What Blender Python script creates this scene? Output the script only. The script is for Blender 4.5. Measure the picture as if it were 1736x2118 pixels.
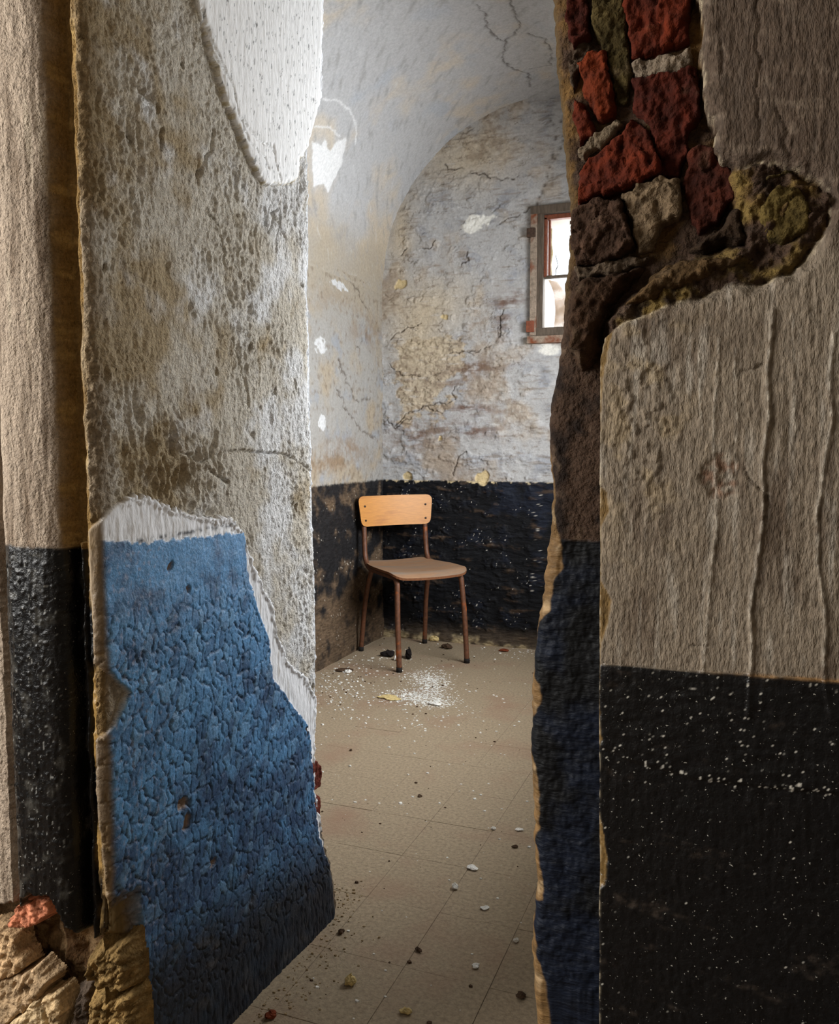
import bpy, math, random
import numpy as np
from mathutils import Vector, Matrix

# ------------------------------------------------------------------ clear
for o in list(bpy.data.objects): bpy.data.objects.remove(o, do_unlink=True)
SC = bpy.context.scene
COL = SC.collection
random.seed(7); RNG = np.random.default_rng(7)

# ------------------------------------------------------------------ camera
CAM_H = 1.04; FPX = 1736.0
PITCH = math.atan(142/1736); YAW = math.atan(672/1736*math.cos(PITCH))
cam_d = bpy.data.cameras.new('camera'); cam_d.sensor_fit = 'HORIZONTAL'
cam_d.sensor_width = 36; cam_d.lens = 36*FPX/1736; cam_d.clip_start = .02
cam = bpy.data.objects.new('camera', cam_d); COL.objects.link(cam)
cam.location = (0, 0, CAM_H); cam.rotation_euler = (math.pi/2-PITCH, 0, YAW)
SC.camera = cam

# ------------------------------------------------------------------ world, lights, exposure
w = bpy.data.worlds.new('world'); SC.world = w; w.use_nodes = True
bg = w.node_tree.nodes['Background']
bg.inputs[0].default_value = (.80, .90, 1, 1); bg.inputs[1].default_value = 3.0

def area(name, loc, target, sx, sy, power, color):
    l = bpy.data.lights.new(name, 'AREA'); l.shape = 'RECTANGLE'; l.size = sx; l.size_y = sy
    l.energy = power; l.color = color
    o = bpy.data.objects.new(name, l); COL.objects.link(o); o.location = loc
    o.rotation_euler = (Vector(target)-Vector(loc)).to_track_quat('-Z', 'Y').to_euler()
    return o
# daylight outside the small end window; added unseen windows in cell side and front room
area('daylight_end_window', (-.70, 4.75, 2.25), (-.80, 3.0, 1.2), 1.5, 1.3, 120, (.95, .98, 1))
area('added_side_daylight', (.33, 2.82, 1.70), (-1.3, 2.82, 1.15), 1.6, 1.2, 175, (.96, .98, 1))
area('added_front_daylight', (-2.95, -.55, 1.75), (0, .55, 1.0), 1.9, 1.5, 145, (1, .95, .88))
vs = SC.view_settings
vs.view_transform = 'Standard'; vs.look = 'None'; vs.gamma = 1; vs.exposure = 0.0
vs.use_curve_mapping = False

# ------------------------------------------------------------------ measuring helpers
_d = np.array([-math.sin(YAW), math.cos(YAW), 0]); _r = np.array([math.cos(YAW), math.sin(YAW), 0]); _z = np.array([0, 0, 1.])
_F = math.cos(PITCH)*_d-math.sin(PITCH)*_z; _U = math.sin(PITCH)*_d+math.cos(PITCH)*_z; _C = np.array([0, 0, CAM_H])
def pl(x, y, ax, v):
    """point where the sight line through photo pixel (x, y) meets the plane axis=v"""
    q = _F+(x-868)/FPX*_r-(y-1059)/FPX*_U
    return _C+q*((v-_C[ax])/q[ax])
def pts(lst, ax, v, keep):
    return np.array([pl(x, y, ax, v)[list(keep)] for x, y in lst])

# main dimensions (metres)
YF = .95      # front face of the doorway wall
YR = 1.62     # its face inside the cell
XV = -.839    # left reveal of the doorway
XL = -1.79    # cell left wall
XR = -.07     # cell right wall
YB = 4.10     # cell end wall
ZS = 1.84     # springing of the vault
RV = (XR-XL)/2; XC = (XR+XL)/2
ZD = .848     # top of the black dado in the cell
ZH = 2.15     # door head
FX0, FX1, FY0, FZ1 = -2.6, 1.5, -1.9, 2.75   # front room

# ------------------------------------------------------------------ numpy noise
_tabs = {}
def _tab(seed):
    if seed not in _tabs:
        a = np.random.default_rng(seed).random((256, 256))*2*np.pi
        _tabs[seed] = (np.cos(a).astype(np.float32), np.sin(a).astype(np.float32))
    return _tabs[seed]
def perlin(u, v, seed=0):
    gx, gy = _tab(seed)
    u = np.asarray(u, np.float64); v = np.asarray(v, np.float64)
    fl = np.floor(u); iu = fl.astype(np.int32); fu = (u-fl).astype(np.float32)
    fl = np.floor(v); iv = fl.astype(np.int32); fv = (v-fl).astype(np.float32)
    a = fu*fu*fu*(fu*(fu*6-15)+10); b = fv*fv*fv*(fv*(fv*6-15)+10)
    def g(i, j):
        I = (iu+i) & 255; J = (iv+j) & 255
        return gx[I, J]*(fu-i)+gy[I, J]*(fv-j)
    x0 = g(0, 0)*(1-a)+g(1, 0)*a; x1 = g(0, 1)*(1-a)+g(1, 1)*a
    return (x0*(1-b)+x1*b)*1.5
def fbm(u, v, s, octv=4, seed=0, gain=.5):
    t = 0; amp = 1; n = 0
    for k in range(octv):
        t = t+amp*perlin(u*s+17.3*k, v*s+9.1*k, seed+k); n += amp; amp *= gain; s *= 2.03
    return t/n
def ridged(u, v, s, octv=3, seed=0):
    t = 0; amp = 1; n = 0
    for k in range(octv):
        t = t+amp*(1-2.2*np.abs(perlin(u*s+5.7*k, v*s+3.3*k, seed+k))); n += amp; amp *= .5; s *= 2.1
    return t/n
def worley(u, v, seed=0, jit=.85):
    r = np.random.default_rng(seed); jx = r.random((128, 128)); jy = r.random((128, 128))
    iu = np.floor(u).astype(np.int64); iv = np.floor(v).astype(np.int64)
    f1 = np.full(u.shape, 9.); f2 = np.full(u.shape, 9.); cid = np.zeros(u.shape)
    for i in (-1, 0, 1):
        for j in (-1, 0, 1):
            I = (iu+i) & 127; J = (iv+j) & 127
            d = np.hypot(iu+i+.5+(jx[I, J]-.5)*jit-u, iv+j+.5+(jy[I, J]-.5)*jit-v)
            new = d < f1
            f2 = np.where(new, f1, np.minimum(f2, d)); cid = np.where(new, jx[I, J]*.61+jy[I, J]*.39, cid); f1 = np.where(new, d, f1)
    return f1, f2, cid
def sst(a, b, x):
    t = np.clip((x-a)/(b-a), 0, 1); return t*t*(3-2*t)
def sdist(u, v, poly):
    """signed distance to a polygon, positive inside"""
    d = np.full(u.shape, 1e9); ins = np.zeros(u.shape, bool); n = len(poly)
    for k in range(n):
        ax, ay = poly[k]; bx, by = poly[(k+1) % n]
        ex, ey = bx-ax, by-ay
        t = np.clip(((u-ax)*ex+(v-ay)*ey)/(ex*ex+ey*ey+1e-12), 0, 1)
        d = np.minimum(d, (u-ax-t*ex)**2+(v-ay-t*ey)**2)
        c = ((ay > v) != (by > v))
        with np.errstate(divide='ignore', invalid='ignore'):
            xi = ex*(v-ay)/(ey if ey != 0 else 1e-12)+ax
        ins ^= c & (u < xi)
    return np.sqrt(d)*np.where(ins, 1, -1)
def dline(u, v, line):
    d = np.full(u.shape, 1e9)
    for k in range(len(line)-1):
        ax, ay = line[k]; bx, by = line[k+1]; ex, ey = bx-ax, by-ay
        t = np.clip(((u-ax)*ex+(v-ay)*ey)/(ex*ex+ey*ey+1e-12), 0, 1)
        d = np.minimum(d, (u-ax-t*ex)**2+(v-ay-t*ey)**2)
    return np.sqrt(d)
def L(r, g, b):
    f = lambda c: (c/255/12.92) if c/255 <= .04045 else ((c/255+.055)/1.055)**2.4
    return np.array([f(r), f(g), f(b)])
def mixc(col, c, m):
    m = np.clip(m, 0, 1)[..., None]
    return col*(1-m)+np.asarray(c)*m

# ------------------------------------------------------------------ materials
MATS = {}
def material(name, rough=.9, spec=.3, col=None, var=(.75, 1.2), nscale=60, stretch=(1, 1, 1),
             bumps=((260, .0012, .8),), metallic=0, tint=None, coat=0, island=False):
    """attribute or plain colour x fine noise; a chain of noise bumps (scale, distance, strength)"""
    m = bpy.data.materials.new(name); m.use_nodes = True; N = m.node_tree.nodes; K = m.node_tree.links
    b = N['Principled BSDF']; b.inputs['Roughness'].default_value = rough
    b.inputs['Specular IOR Level'].default_value = spec; b.inputs['Metallic'].default_value = metallic
    b.inputs['Coat Weight'].default_value = coat
    tc = N.new('ShaderNodeTexCoord'); mp = N.new('ShaderNodeMapping'); mp.inputs['Scale'].default_value = stretch
    K.new(tc.outputs['Object'], mp.inputs['Vector'])
    if col is None:
        at = N.new('ShaderNodeAttribute'); at.attribute_name = 'Col'; src = at.outputs['Color']
    else:
        rg = N.new('ShaderNodeRGB'); rg.outputs[0].default_value = (*col, 1); src = rg.outputs[0]
    nz = N.new('ShaderNodeTexNoise'); nz.inputs['Scale'].default_value = nscale; nz.inputs['Detail'].default_value = 6
    nz.inputs['Roughness'].default_value = .65
    K.new(mp.outputs[0], nz.inputs['Vector'])
    rm = N.new('ShaderNodeMapRange'); rm.inputs['From Min'].default_value = .3; rm.inputs['From Max'].default_value = .7
    rm.inputs['To Min'].default_value = var[0]; rm.inputs['To Max'].default_value = var[1]
    K.new(nz.outputs['Fac'], rm.inputs['Value'])
    mul = N.new('ShaderNodeVectorMath'); mul.operation = 'SCALE'
    K.new(src, mul.inputs[0]); K.new(rm.outputs[0], mul.inputs['Scale']); last = mul.outputs[0]
    if tint is not None:      # second colour showing in blotches: (colour, scale, low, high)
        n2 = N.new('ShaderNodeTexNoise'); n2.inputs['Scale'].default_value = tint[1]; n2.inputs['Detail'].default_value = 5
        K.new(mp.outputs[0], n2.inputs['Vector'])
        r2 = N.new('ShaderNodeMapRange'); r2.inputs['From Min'].default_value = tint[2]; r2.inputs['From Max'].default_value = tint[3]
        K.new(n2.outputs['Fac'], r2.inputs['Value'])
        mx = N.new('ShaderNodeMix'); mx.data_type = 'RGBA'
        K.new(r2.outputs[0], mx.inputs['Factor']); K.new(last, mx.inputs['A']); mx.inputs['B'].default_value = (*tint[0], 1)
        last = mx.outputs['Result']
    K.new(last, b.inputs['Base Color'])
    prev = None
    for sc, dist, st in bumps:
        n = N.new('ShaderNodeTexNoise'); n.inputs['Scale'].default_value = sc; n.inputs['Detail'].default_value = 4
        K.new(mp.outputs[0], n.inputs['Vector'])
        bp = N.new('ShaderNodeBump'); bp.inputs['Distance'].default_value = dist; bp.inputs['Strength'].default_value = st
        K.new(n.outputs['Fac'], bp.inputs['Height'])
        if prev: K.new(prev, bp.inputs['Normal'])
        prev = bp.outputs[0]
    if prev: K.new(prev, b.inputs['Normal'])
    MATS[name] = m; return m

material('rough_plaster', .95, .2, var=(.66, 1.26), nscale=170, bumps=((90, .006, .9), (260, .004, 1), (600, .0015, .8)))
material('whitewashed_plaster', .85, .3, var=(.88, 1.08), nscale=170, stretch=(1, 1, .35), bumps=((140, .0022, .7), (420, .001, .7)))
material('cracked_blue_paint', .55, .4, var=(.7, 1.3), nscale=160, bumps=((170, .002, .7), (420, .001, .6)))
material('black_gloss_paint', .30, .28, var=(.7, 1.4), nscale=120, tint=(L(150, 148, 140), 300, .685, .715), bumps=((90, .0022, .6), (420, .0010, .6)))
material('dusty_black_paint', .62, .16, var=(.5, 1.6), nscale=70, stretch=(.5, .5, 1.6), bumps=((60, .006, .7), (160, .003, .6)))
material('cell_whitewash', .9, .25, var=(.84, 1.12), nscale=90, bumps=((45, .006, .55), (130, .003, .6)))
material('pier_plaster', .88, .25, var=(.58, 1.36), nscale=240, stretch=(1, 1, .34), bumps=((120, .003, .8), (330, .003, 1), (800, .0012, .9)))
material('weathered_brick', .92, .2, var=(.55, 1.35), nscale=55, bumps=((45, .006, .9), (180, .003, .8)))
material('crumbling_mortar', .97, .1, var=(.5, 1.35), nscale=90, bumps=((90, .006, 1), (260, .003, .9)))
material('cement_tile', .78, .3, var=(.66, 1.26), nscale=110, col=L(156, 139, 115), tint=(L(146, 117, 96), 4.2, .52, .8), bumps=((70, .0015, .6), (260, .0014, .8)))
material('floor_dirt', .95, .1, var=(.7, 1.2), nscale=60, col=L(110, 94, 78), bumps=((200, .002, .8),))
material('plain_render', .9, .2, var=(.85, 1.1), nscale=20, col=L(150, 142, 130), bumps=((60, .003, .5),))
material('window_wood', .8, .3, var=(.5, 1.3), nscale=90, col=L(96, 84, 72), stretch=(1, 1, .15), bumps=((140, .002, .8),))
material('red_painted_wood', .7, .35, var=(.6, 1.25), nscale=80, col=L(126, 70, 48), bumps=((140, .002, .7),))
material('weathered_sill', .85, .25, var=(.6, 1.3), nscale=70, col=L(150, 134, 118), tint=(L(120, 66, 40), 14, .52, .66), bumps=((90, .004, .8),))
material('rusty_iron', .8, .4, var=(.5, 1.4), nscale=90, col=L(70, 52, 40), bumps=((160, .002, .8),))
material('varnished_plywood', .42, .45, var=(.86, 1.12), nscale=26, col=L(184, 124, 52), stretch=(1, 1, 7), tint=(L(150, 90, 38), 7, .55, .85), bumps=((120, .0006, .4),))
material('worn_plywood', .6, .35, var=(.72, 1.25), nscale=60, col=L(150, 116, 88), stretch=(.35, 3, 1), tint=(L(128, 116, 104), 8, .48, .7), bumps=((160, .0008, .5),))
material('plywood_edge', .8, .2, var=(.7, 1.2), nscale=90, col=L(110, 70, 44))
material('rusted_brown_tube', .5, .4, var=(.5, 1.4), nscale=70, col=L(98, 62, 42), tint=(L(172, 90, 34), 16, .60, .72), bumps=((180, .0008, .6),))
material('screw_metal', .5, .4, col=L(48, 34, 26))
material('black_rubber', .8, .3, col=L(28, 24, 22))
material('white_flake', .9, .2, col=L(232, 230, 224), nscale=80)
material('ochre_crumb', .95, .1, col=L(222, 198, 140), nscale=120, var=(.5, 1.2), bumps=((260, .003, .9),))
material('tan_sand', .95, .1, col=L(158, 136, 104), nscale=120, var=(.6, 1.2))
material('dark_grit', .95, .1, col=L(84, 66, 52), nscale=120, var=(.5, 1.3))
material('red_crumb', .95, .1, col=L(122, 62, 40), nscale=120, var=(.5, 1.3))
material('sooty_cloth', .95, .1, col=L(34, 30, 29), nscale=120, var=(.5, 1.6), bumps=((90, .004, .8),))

def glass_material(name, dust, dcol):
    m = bpy.data.materials.new(name); m.use_nodes = True; N = m.node_tree.nodes; K = m.node_tree.links
    N.remove(N['Principled BSDF']); out = N['Material Output']
    tr = N.new('ShaderNodeBsdfTransparent'); gl = N.new('ShaderNodeBsdfGlossy'); gl.inputs['Roughness'].default_value = .05
    df = N.new('ShaderNodeBsdfTranslucent'); df.inputs['Color'].default_value = (*dcol, 1)
    d2 = N.new('ShaderNodeBsdfDiffuse'); d2.inputs['Color'].default_value = (*dcol, 1)
    md = N.new('ShaderNodeMixShader'); md.inputs[0].default_value = .5; K.new(df.outputs[0], md.inputs[1]); K.new(d2.outputs[0], md.inputs[2])
    m1 = N.new('ShaderNodeMixShader'); m1.inputs[0].default_value = .06; K.new(tr.outputs[0], m1.inputs[1]); K.new(gl.outputs[0], m1.inputs[2])
    m2 = N.new('ShaderNodeMixShader'); K.new(m1.outputs[0], m2.inputs[1]); K.new(md.outputs[0], m2.inputs[2])
    tc = N.new('ShaderNodeTexCoord'); nz = N.new('ShaderNodeTexNoise'); nz.inputs['Scale'].default_value = 14; nz.inputs['Detail'].default_value = 6
    mp = N.new('ShaderNodeMapRange'); mp.inputs['From Min'].default_value = .4; mp.inputs['From Max'].default_value = .75
    mp.inputs['To Min'].default_value = dust*.5; mp.inputs['To Max'].default_value = min(1, dust*1.6)
    K.new(tc.outputs['Object'], nz.inputs['Vector']); K.new(nz.outputs['Fac'], mp.inputs['Value']); K.new(mp.outputs[0], m2.inputs[0])
    K.new(m2.outputs[0], out.inputs['Surface']); MATS[name] = m
glass_material('dusty_glass', .12, (.8, .78, .72)); glass_material('grimy_glass', .95, L(150, 124, 96))

# ------------------------------------------------------------------ object helpers
def tag(o, label=None, cat=None, group=None, kind=None):
    if label: o['label'] = label
    if cat: o['category'] = cat
    if group: o['group'] = group
    if kind: o['kind'] = kind
    return o
def empty(name, loc=(0, 0, 0), parent=None):
    o = bpy.data.objects.new(name, None); o.empty_display_size = .05; COL.objects.link(o); o.location = loc
    if parent: o.parent = parent
    return o
def mesh_obj(name, verts, faces, mat, parent=None, smooth=True, colors=None, loc=None):
    me = bpy.data.meshes.new(name); me.from_pydata([tuple(v) for v in verts], [], faces); me.update()
    if smooth: me.polygons.foreach_set('use_smooth', [True]*len(me.polygons))
    if colors is not None:
        a = me.color_attributes.new('Col', 'FLOAT_COLOR', 'POINT')
        c = np.ones((len(me.vertices), 4), np.float32); c[:, :3] = colors; a.data.foreach_set('color', c.ravel())
    me.materials.append(MATS[mat]); o = bpy.data.objects.new(name, me); COL.objects.link(o)
    if parent: o.parent = parent
    if loc is not None: o.location = loc
    return o
def grid_obj(name, P, C, mat, parent=None, mask=None, flip=False):
    """dense relief surface: P (n,m,3) points, C (n,m,3) pigment, mask (n-1,m-1) of the faces kept"""
    n, m = P.shape[:2]; idx = np.arange(n*m).reshape(n, m)
    q = np.stack([idx[:-1, :-1], idx[:-1, 1:], idx[1:, 1:], idx[1:, :-1]], -1)
    q = q[mask] if mask is not None else q.reshape(-1, 4)
    if flip: q = q[:, ::-1]
    used = np.zeros(n*m, bool); used[q.ravel()] = True; remap = np.cumsum(used)-1
    V = P.reshape(-1, 3)[used].astype(np.float32); Cc = np.ones((len(V), 4), np.float32)
    Cc[:, :3] = np.clip(C.reshape(-1, 3)[used], 0, 1); q = remap[q].astype(np.int32)
    me = bpy.data.meshes.new(name)
    me.vertices.add(len(V)); me.vertices.foreach_set('co', V.ravel())
    me.loops.add(q.size); me.loops.foreach_set('vertex_index', q.ravel())
    me.polygons.add(len(q)); me.polygons.foreach_set('loop_start', np.arange(0, q.size, 4, dtype=np.int32))
    me.polygons.foreach_set('loop_total', np.full(len(q), 4, np.int32))
    me.polygons.foreach_set('use_smooth', np.ones(len(q), bool))
    me.update(calc_edges=True)
    a = me.color_attributes.new('Col', 'FLOAT_COLOR', 'POINT'); a.data.foreach_set('color', Cc.ravel())
    me.materials.append(MATS[mat]); o = bpy.data.objects.new(name, me); COL.objects.link(o)
    if parent: o.parent = parent
    return o
def fmask(M):   # vertex mask -> face mask
    return (M[:-1, :-1].astype(int)+M[1:, :-1]+M[:-1, 1:]+M[1:, 1:]) >= 2
def boxes(name, blist, mat, parent=None, loc=None, bevel=0):
    v = []; f = []
    for x0, y0, z0, x1, y1, z1 in blist:
        b = len(v)
        v += [(x0, y0, z0), (x1, y0, z0), (x1, y1, z0), (x0, y1, z0), (x0, y0, z1), (x1, y0, z1), (x1, y1, z1), (x0, y1, z1)]
        f += [tuple(b+k for k in q) for q in ((0, 3, 2, 1), (4, 5, 6, 7), (0, 1, 5, 4), (1, 2, 6, 5), (2, 3, 7, 6), (3, 0, 4, 7))]
    o = mesh_obj(name, v, f, mat, parent, smooth=False, loc=loc)
    if bevel:
        md = o.modifiers.new('bevel', 'BEVEL'); md.width = bevel; md.segments = 2
    return o
def steps(*segs):
    """non-uniform coordinates: (start, end, step) runs glued together"""
    out = []
    for a, b, s in segs:
        n = max(1, int(round(abs(b-a)/s))); out += list(np.linspace(a, b, n, endpoint=False))
    out.append(segs[-1][1]); return np.array(out)
def chunk(name, poly, ax, base, thick, col, mat, parent, seed=0, facet=.006, rough=.003, embed=.014, edge_w=.005, fs=30, res=.0021, grain=(1.5, .5), dark=.55):
    """a stone, brick or mortar lump: broken outline poly in the plane axis=base, standing proud towards the room"""
    poly = np.asarray(poly, float); lo = poly.min(0)-.006; hi = poly.max(0)+.006
    u, v = np.meshgrid(np.arange(lo[0], hi[0], res), np.arange(lo[1], hi[1], res))
    wu = u+.007*fbm(u+seed, v, 55, 4, seed); wv = v+.007*fbm(u, v+seed, 55, 4, seed+5)
    sd = sdist(wu, wv, poly)+.0022
    f1, f2, cid = worley((u+.012*fbm(u, v, 35, 3, seed))*fs+seed*3.1, (v+.012*fbm(u, v, 35, 3, seed+1))*fs*.7, seed)
    g = ridged((u+.008*fbm(u, v, 20, 2, seed+4))*grain[0], v*grain[1], 60, 4, seed+3)
    n = fbm(u, v, 70, 4, seed+2, .6)
    kg = 1.2 if mat == 'weathered_brick' else .35
    top = thick+(cid-.5)*facet+n*rough*(3.4-kg)+g*rough*kg-sst(.10, .0, f2-f1)*rough*.8
    c = poly.mean(0); r_ = np.random.default_rng(seed).normal(0, .07, 2); top = top+(u-c[0])*r_[0]+(v-c[1])*r_[1]
    h = -embed+(top+embed)*sst(-.001, edge_w, sd)**.8
    P = np.zeros(u.shape+(3,)); k = (0, 2) if ax == 1 else (1, 2)
    P[..., k[0]] = u; P[..., k[1]] = v; P[..., ax] = base+(-h if ax == 1 else h)
    C = np.asarray(col)*(1+dark*fbm(u, v, 38, 4, seed+9)+.35*(cid-.5)+.3*n)[..., None]
    C = mixc(C, np.asarray(col)*.35, sst(.0, -.5, g)*.7); C = mixc(C, np.asarray(col)*.4+.6*L(120, 104, 84), sst(.25, .6, fbm(u, v, 30, 4, seed+12))*(.22 if mat == 'weathered_brick' else .45))
    return grid_obj(name, P, C, mat, parent, mask=fmask(sd > -.0012))

# ================================================================== STRUCTURE
# ------------------------------------------------------------------ left side of the doorway
WL = tag(empty('wall_doorway_left', (XV, YF, 0)), 'thick doorway wall left of the opening, plaster over blue and black paint', 'wall', kind='structure')
WL_inv = Matrix.Translation((-XV, -YF, 0))
def under(o, root):      # parent without moving: objects are modelled in world coordinates
    o.parent = root; o.matrix_parent_inverse = Matrix.Translation(-Vector(root.location)); return o
YF0 = .925
zz = steps((0, .1, .01), (.1, 2.0, .0024), (2.0, ZH, .02))
edge = pts([(668, -60), (664, 60), (661, 200), (652, 255), (641, 300), (642, 400), (644, 520), (640, 600), (645, 700), (648, 900), (650, 1000), (652, 1100),
            (656, 1200), (659, 1330), (657, 1450), (651, 1540), (650, 1640), (660, 1720), (672, 1790), (680, 1870), (676, 1905)], 0, XV, (1, 2))
edge = edge[np.argsort(edge[:, 1])]
yb = np.interp(zz, edge[:, 1], edge[:, 0])+.005*fbm(zz, zz*0, 45, 3, 3)
# column parameters: front face, corner, reveal, return into the cell
xf = steps((FX0, -1.09, .06), (-1.09, XV-.012, .002))
nf = len(xf); nr = 348; nk = 16; NA = 9
n_rows = len(zz); nc = nf+nr+nk
S = np.zeros((n_rows, nc)); X = np.zeros((n_rows, nc)); Y = np.zeros((n_rows, nc)); Z = np.repeat(zz[:, None], nc, 1)
NX = np.zeros((n_rows, nc)); NY = np.zeros((n_rows, nc))
X[:, :nf] = xf; Y[:, :nf] = YF0; NY[:, :nf] = -1
t = np.linspace(0, 1, nr-NA)
X[:, nf:nf+nr] = XV; Y[:, nf+NA:nf+nr] = YF0+.010+(yb[:, None]-YF0-.010)*t[None]; NX[:, nf+NA:nf+nr] = 1
ph = np.linspace(0, math.pi/2, NA+2)[1:-1]      # rounded arris
X[:, nf:nf+NA] = XV-.012+.012*np.sin(ph); Y[:, nf:nf+NA] = YF0+.010-.010*np.cos(ph); NX[:, nf:nf+NA] = np.sin(ph); NY[:, nf:nf+NA] = -np.cos(ph)
t2 = np.linspace(0, 1, nk+1)[1:]**2
X[:, nf+nr:] = XV-.012+(XL-.1-XV+.012)*t2[None]; Y[:, nf+nr:] = yb[:, None]+.012+(YR-yb[:, None]-.012)*np.minimum(1, t2*30)[None]; NY[:, nf+nr:] = 1
is_rev = np.zeros((n_rows, nc), bool); is_rev[:, nf:nf+nr] = True
is_fr = np.zeros((n_rows, nc), bool); is_fr[:, :nf] = True
U = np.where(is_fr, X+5, Y); V = Z
U[:, nf:nf+NA] = YF0+.010-.017*(1-ph/(math.pi/2))
h = np.zeros_like(X)
# -- reveal relief
rv = lambda l: pts(l, 0, XV, (1, 2))
wu = U+.010*fbm(U, V, 40, 3, 11); wv = V+.010*fbm(U, V, 40, 3, 12)
wu2 = U+.007*fbm(U, V, 50, 4, 13); wv2 = V+.009*fbm(U, V, 50, 4, 14)
cal = sst(.955, .985, U); wu2 = U+(wu2-U)*(.15+.85*cal); wv2 = V+(wv2-V)*(.15+.85*cal)
sd_white = sdist(wu2, wv2, rv([(380, -90), (403, 30), (430, 110), (452, 190), (480, 260), (510, 330), (540, 386), (575, 380), (605, 376), (612, 330), (636, 290), (648, 245), (662, 212), (760, 212), (760, -90)]))
P_SKIM = [(186, 1112), (200, 1085), (217, 1058), (240, 1040), (262, 1026), (300, 1030), (350, 1052), (400, 1064), (440, 1075), (465, 1070), (490, 1092), (503, 1125), (515, 1165), (535, 1210), (556, 1250), (566, 1312), (590, 1372), (622, 1396), (648, 1440), (650, 1540), (652, 1640), (662, 1720), (720, 1790), (740, 2600), (285, 2600), (285, 1938), (228, 1930), (222, 1800), (213, 1650), (210, 1530), (235, 1480), (258, 1430), (230, 1405), (205, 1372), (200, 1250)]
P_BLUE = [(203, 1118), (300, 1122), (380, 1114), (440, 1106), (497, 1100), (504, 1180), (520, 1250), (546, 1325), (554, 1400), (590, 1450), (628, 1500), (636, 1560), (640, 1620), (644, 1720), (656, 1770), (720, 1860), (740, 2600), (285, 2600), (285, 1938), (228, 1930), (222, 1800), (213, 1650), (210, 1530), (235, 1480), (258, 1430), (230, 1405), (205, 1372), (203, 1250)]
sd_skim = sdist(wu2+cal*.006*fbm(U, V, 120, 3, 15), wv2+cal*.010*fbm(U, V, 110, 3, 16), rv(P_SKIM)); sd_blue = sdist(wu2, wv2, rv(P_BLUE))
for s_ in (sd_white, sd_skim, sd_blue): s_[~is_rev] = -1
m_white = sst(-.0015, .0015, sd_white); m_skim = sst(-.002, .002, sd_skim); m_blue = sst(-.0008, .0008, sd_blue)
rough = .0040*fbm(U, V*.6, 22, 5, 21, .6)+.0030*ridged(U+.006*fbm(U, V, 30, 2, 23), V*.42, 48, 4, 25)+.0026*fbm(U, V*.8, 130, 3, 27)
pit = np.maximum(0, fbm(U, V*.6, 30, 4, 31)-.46)*.09
rough = rough*(1.15+1.3*np.clip(fbm(U, V*.6, 5, 3, 29), -.5, .8))-np.minimum(pit, .009)
bl = rv([(370, 960)])[0]; gouge = np.exp(-(((U-bl[0])/.12)**2+((V-bl[1])/.075)**2))
rough = rough+gouge*.024*ridged(U+.012*fbm(U, V, 18, 3, 44), V*.35, 24, 3, 41)-gouge*.008
for px, py, ru, rv_, dep in ((300, 192, .014, .009, .014), (475, 612, .008, .014, .012), (282, 850, .007, .022, .012), (430, 1068, .018, .010, .012), (520, 900, .006, .006, .006), (345, 560, .01, .02, .006), (410, 350, .006, .022, .006), (600, 960, .006, .006, .006), (395, 640, .006, .02, .006)):
    c0 = rv([(px, py)])[0]; rough = rough-dep*np.exp(-(((wu-c0[0])/ru)**2+((wv-c0[1])/rv_)**2))
for ln in ([(440, 270), (436, 310), (418, 340), (408, 375)], [(425, 430), (450, 470), (462, 520), (468, 580)], [(478, 700), (500, 770), (516, 840)],
           [(545, 430), (553, 480)], [(560, 425), (545, 470)], [(572, 430), (556, 482)], [(565, 440), (590, 495)], [(580, 430), (570, 520)],
           [(660, 985), (590, 940), (530, 935), (470, 930)], [(362, 935), (420, 955), (450, 985), (470, 1000)]):
    rough = rough-.008*np.exp(-(dline(wu2, wv2, rv(ln))/.0022)**2)
smooth_w = .0008*fbm(U, V*.3, 60, 3, 51)+.0006*ridged(U, V*.12, 120, 2, 53)
for ln in ([(415, 60), (445, 130), (468, 180), (480, 240), (520, 290), (556, 315)], [(480, 240), (500, 290), (535, 330), (545, 350)], [(405, 20), (420, 90), (450, 150)], [(552, 300), (560, 350), (570, 375)]):
    smooth_w = smooth_w-.005*np.exp(-(dline(wu2, wv2, rv(ln))/.0016)**2)
h_white = .014+smooth_w-.003*sst(.012, 0, sd_white+.006*fbm(U, V, 40, 3, 55))
# crazed, blistered paint: upright cells
f1, f2, cid = worley((wu+.006*fbm(U, V, 30, 3, 61))*56, (wv+.006*fbm(U, V, 30, 3, 62))*36, 61, .95)
f1b, f2b, cidb = worley(wu*130, wv*95, 63, .95)
alli = .0036*sst(.0, .13, f2-f1)+.0014*(cid-.5)+.0012*sst(.0, .2, f2b-f1b)*sst(-.2, .3, fbm(U, V, 12, 3, 64))
topz = rv([(350, 1200)])[0][1]
amt = sst(topz+.02, topz-.10, V)*.85+.15
h_blue = .0085+alli*amt+.0022*fbm(U, V, 22, 3, 65)
h_skim = .0074+.0016*fbm(U, V*.5, 60, 3, 71)+.0012*ridged(U, V*.2, 90, 2, 72)+cal*.004*np.exp(-((sd_skim-.004)/.004)**2)
h_rev = rough*(1-m_skim)+h_skim*m_skim
h_rev = h_rev*(1-m_blue)+h_blue*m_blue
h_rev = h_rev*(1-m_white)+h_white*m_white
# torn flakes in the blue paint
for px, py, ru, rv_ in ((370, 1660, .016, .012), (375, 1700, .008, .014), (345, 1170, .006, .010), (380, 1218, .006, .006), (430, 1780, .008, .008), (362, 1475, .004, .004), (625, 1510, .006, .010)):
    c0 = rv([(px, py)])[0]; h_rev = h_rev-.007*sst(1.1, .8, np.hypot((wu-c0[0])/ru, (wv-c0[1])/rv_))
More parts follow.
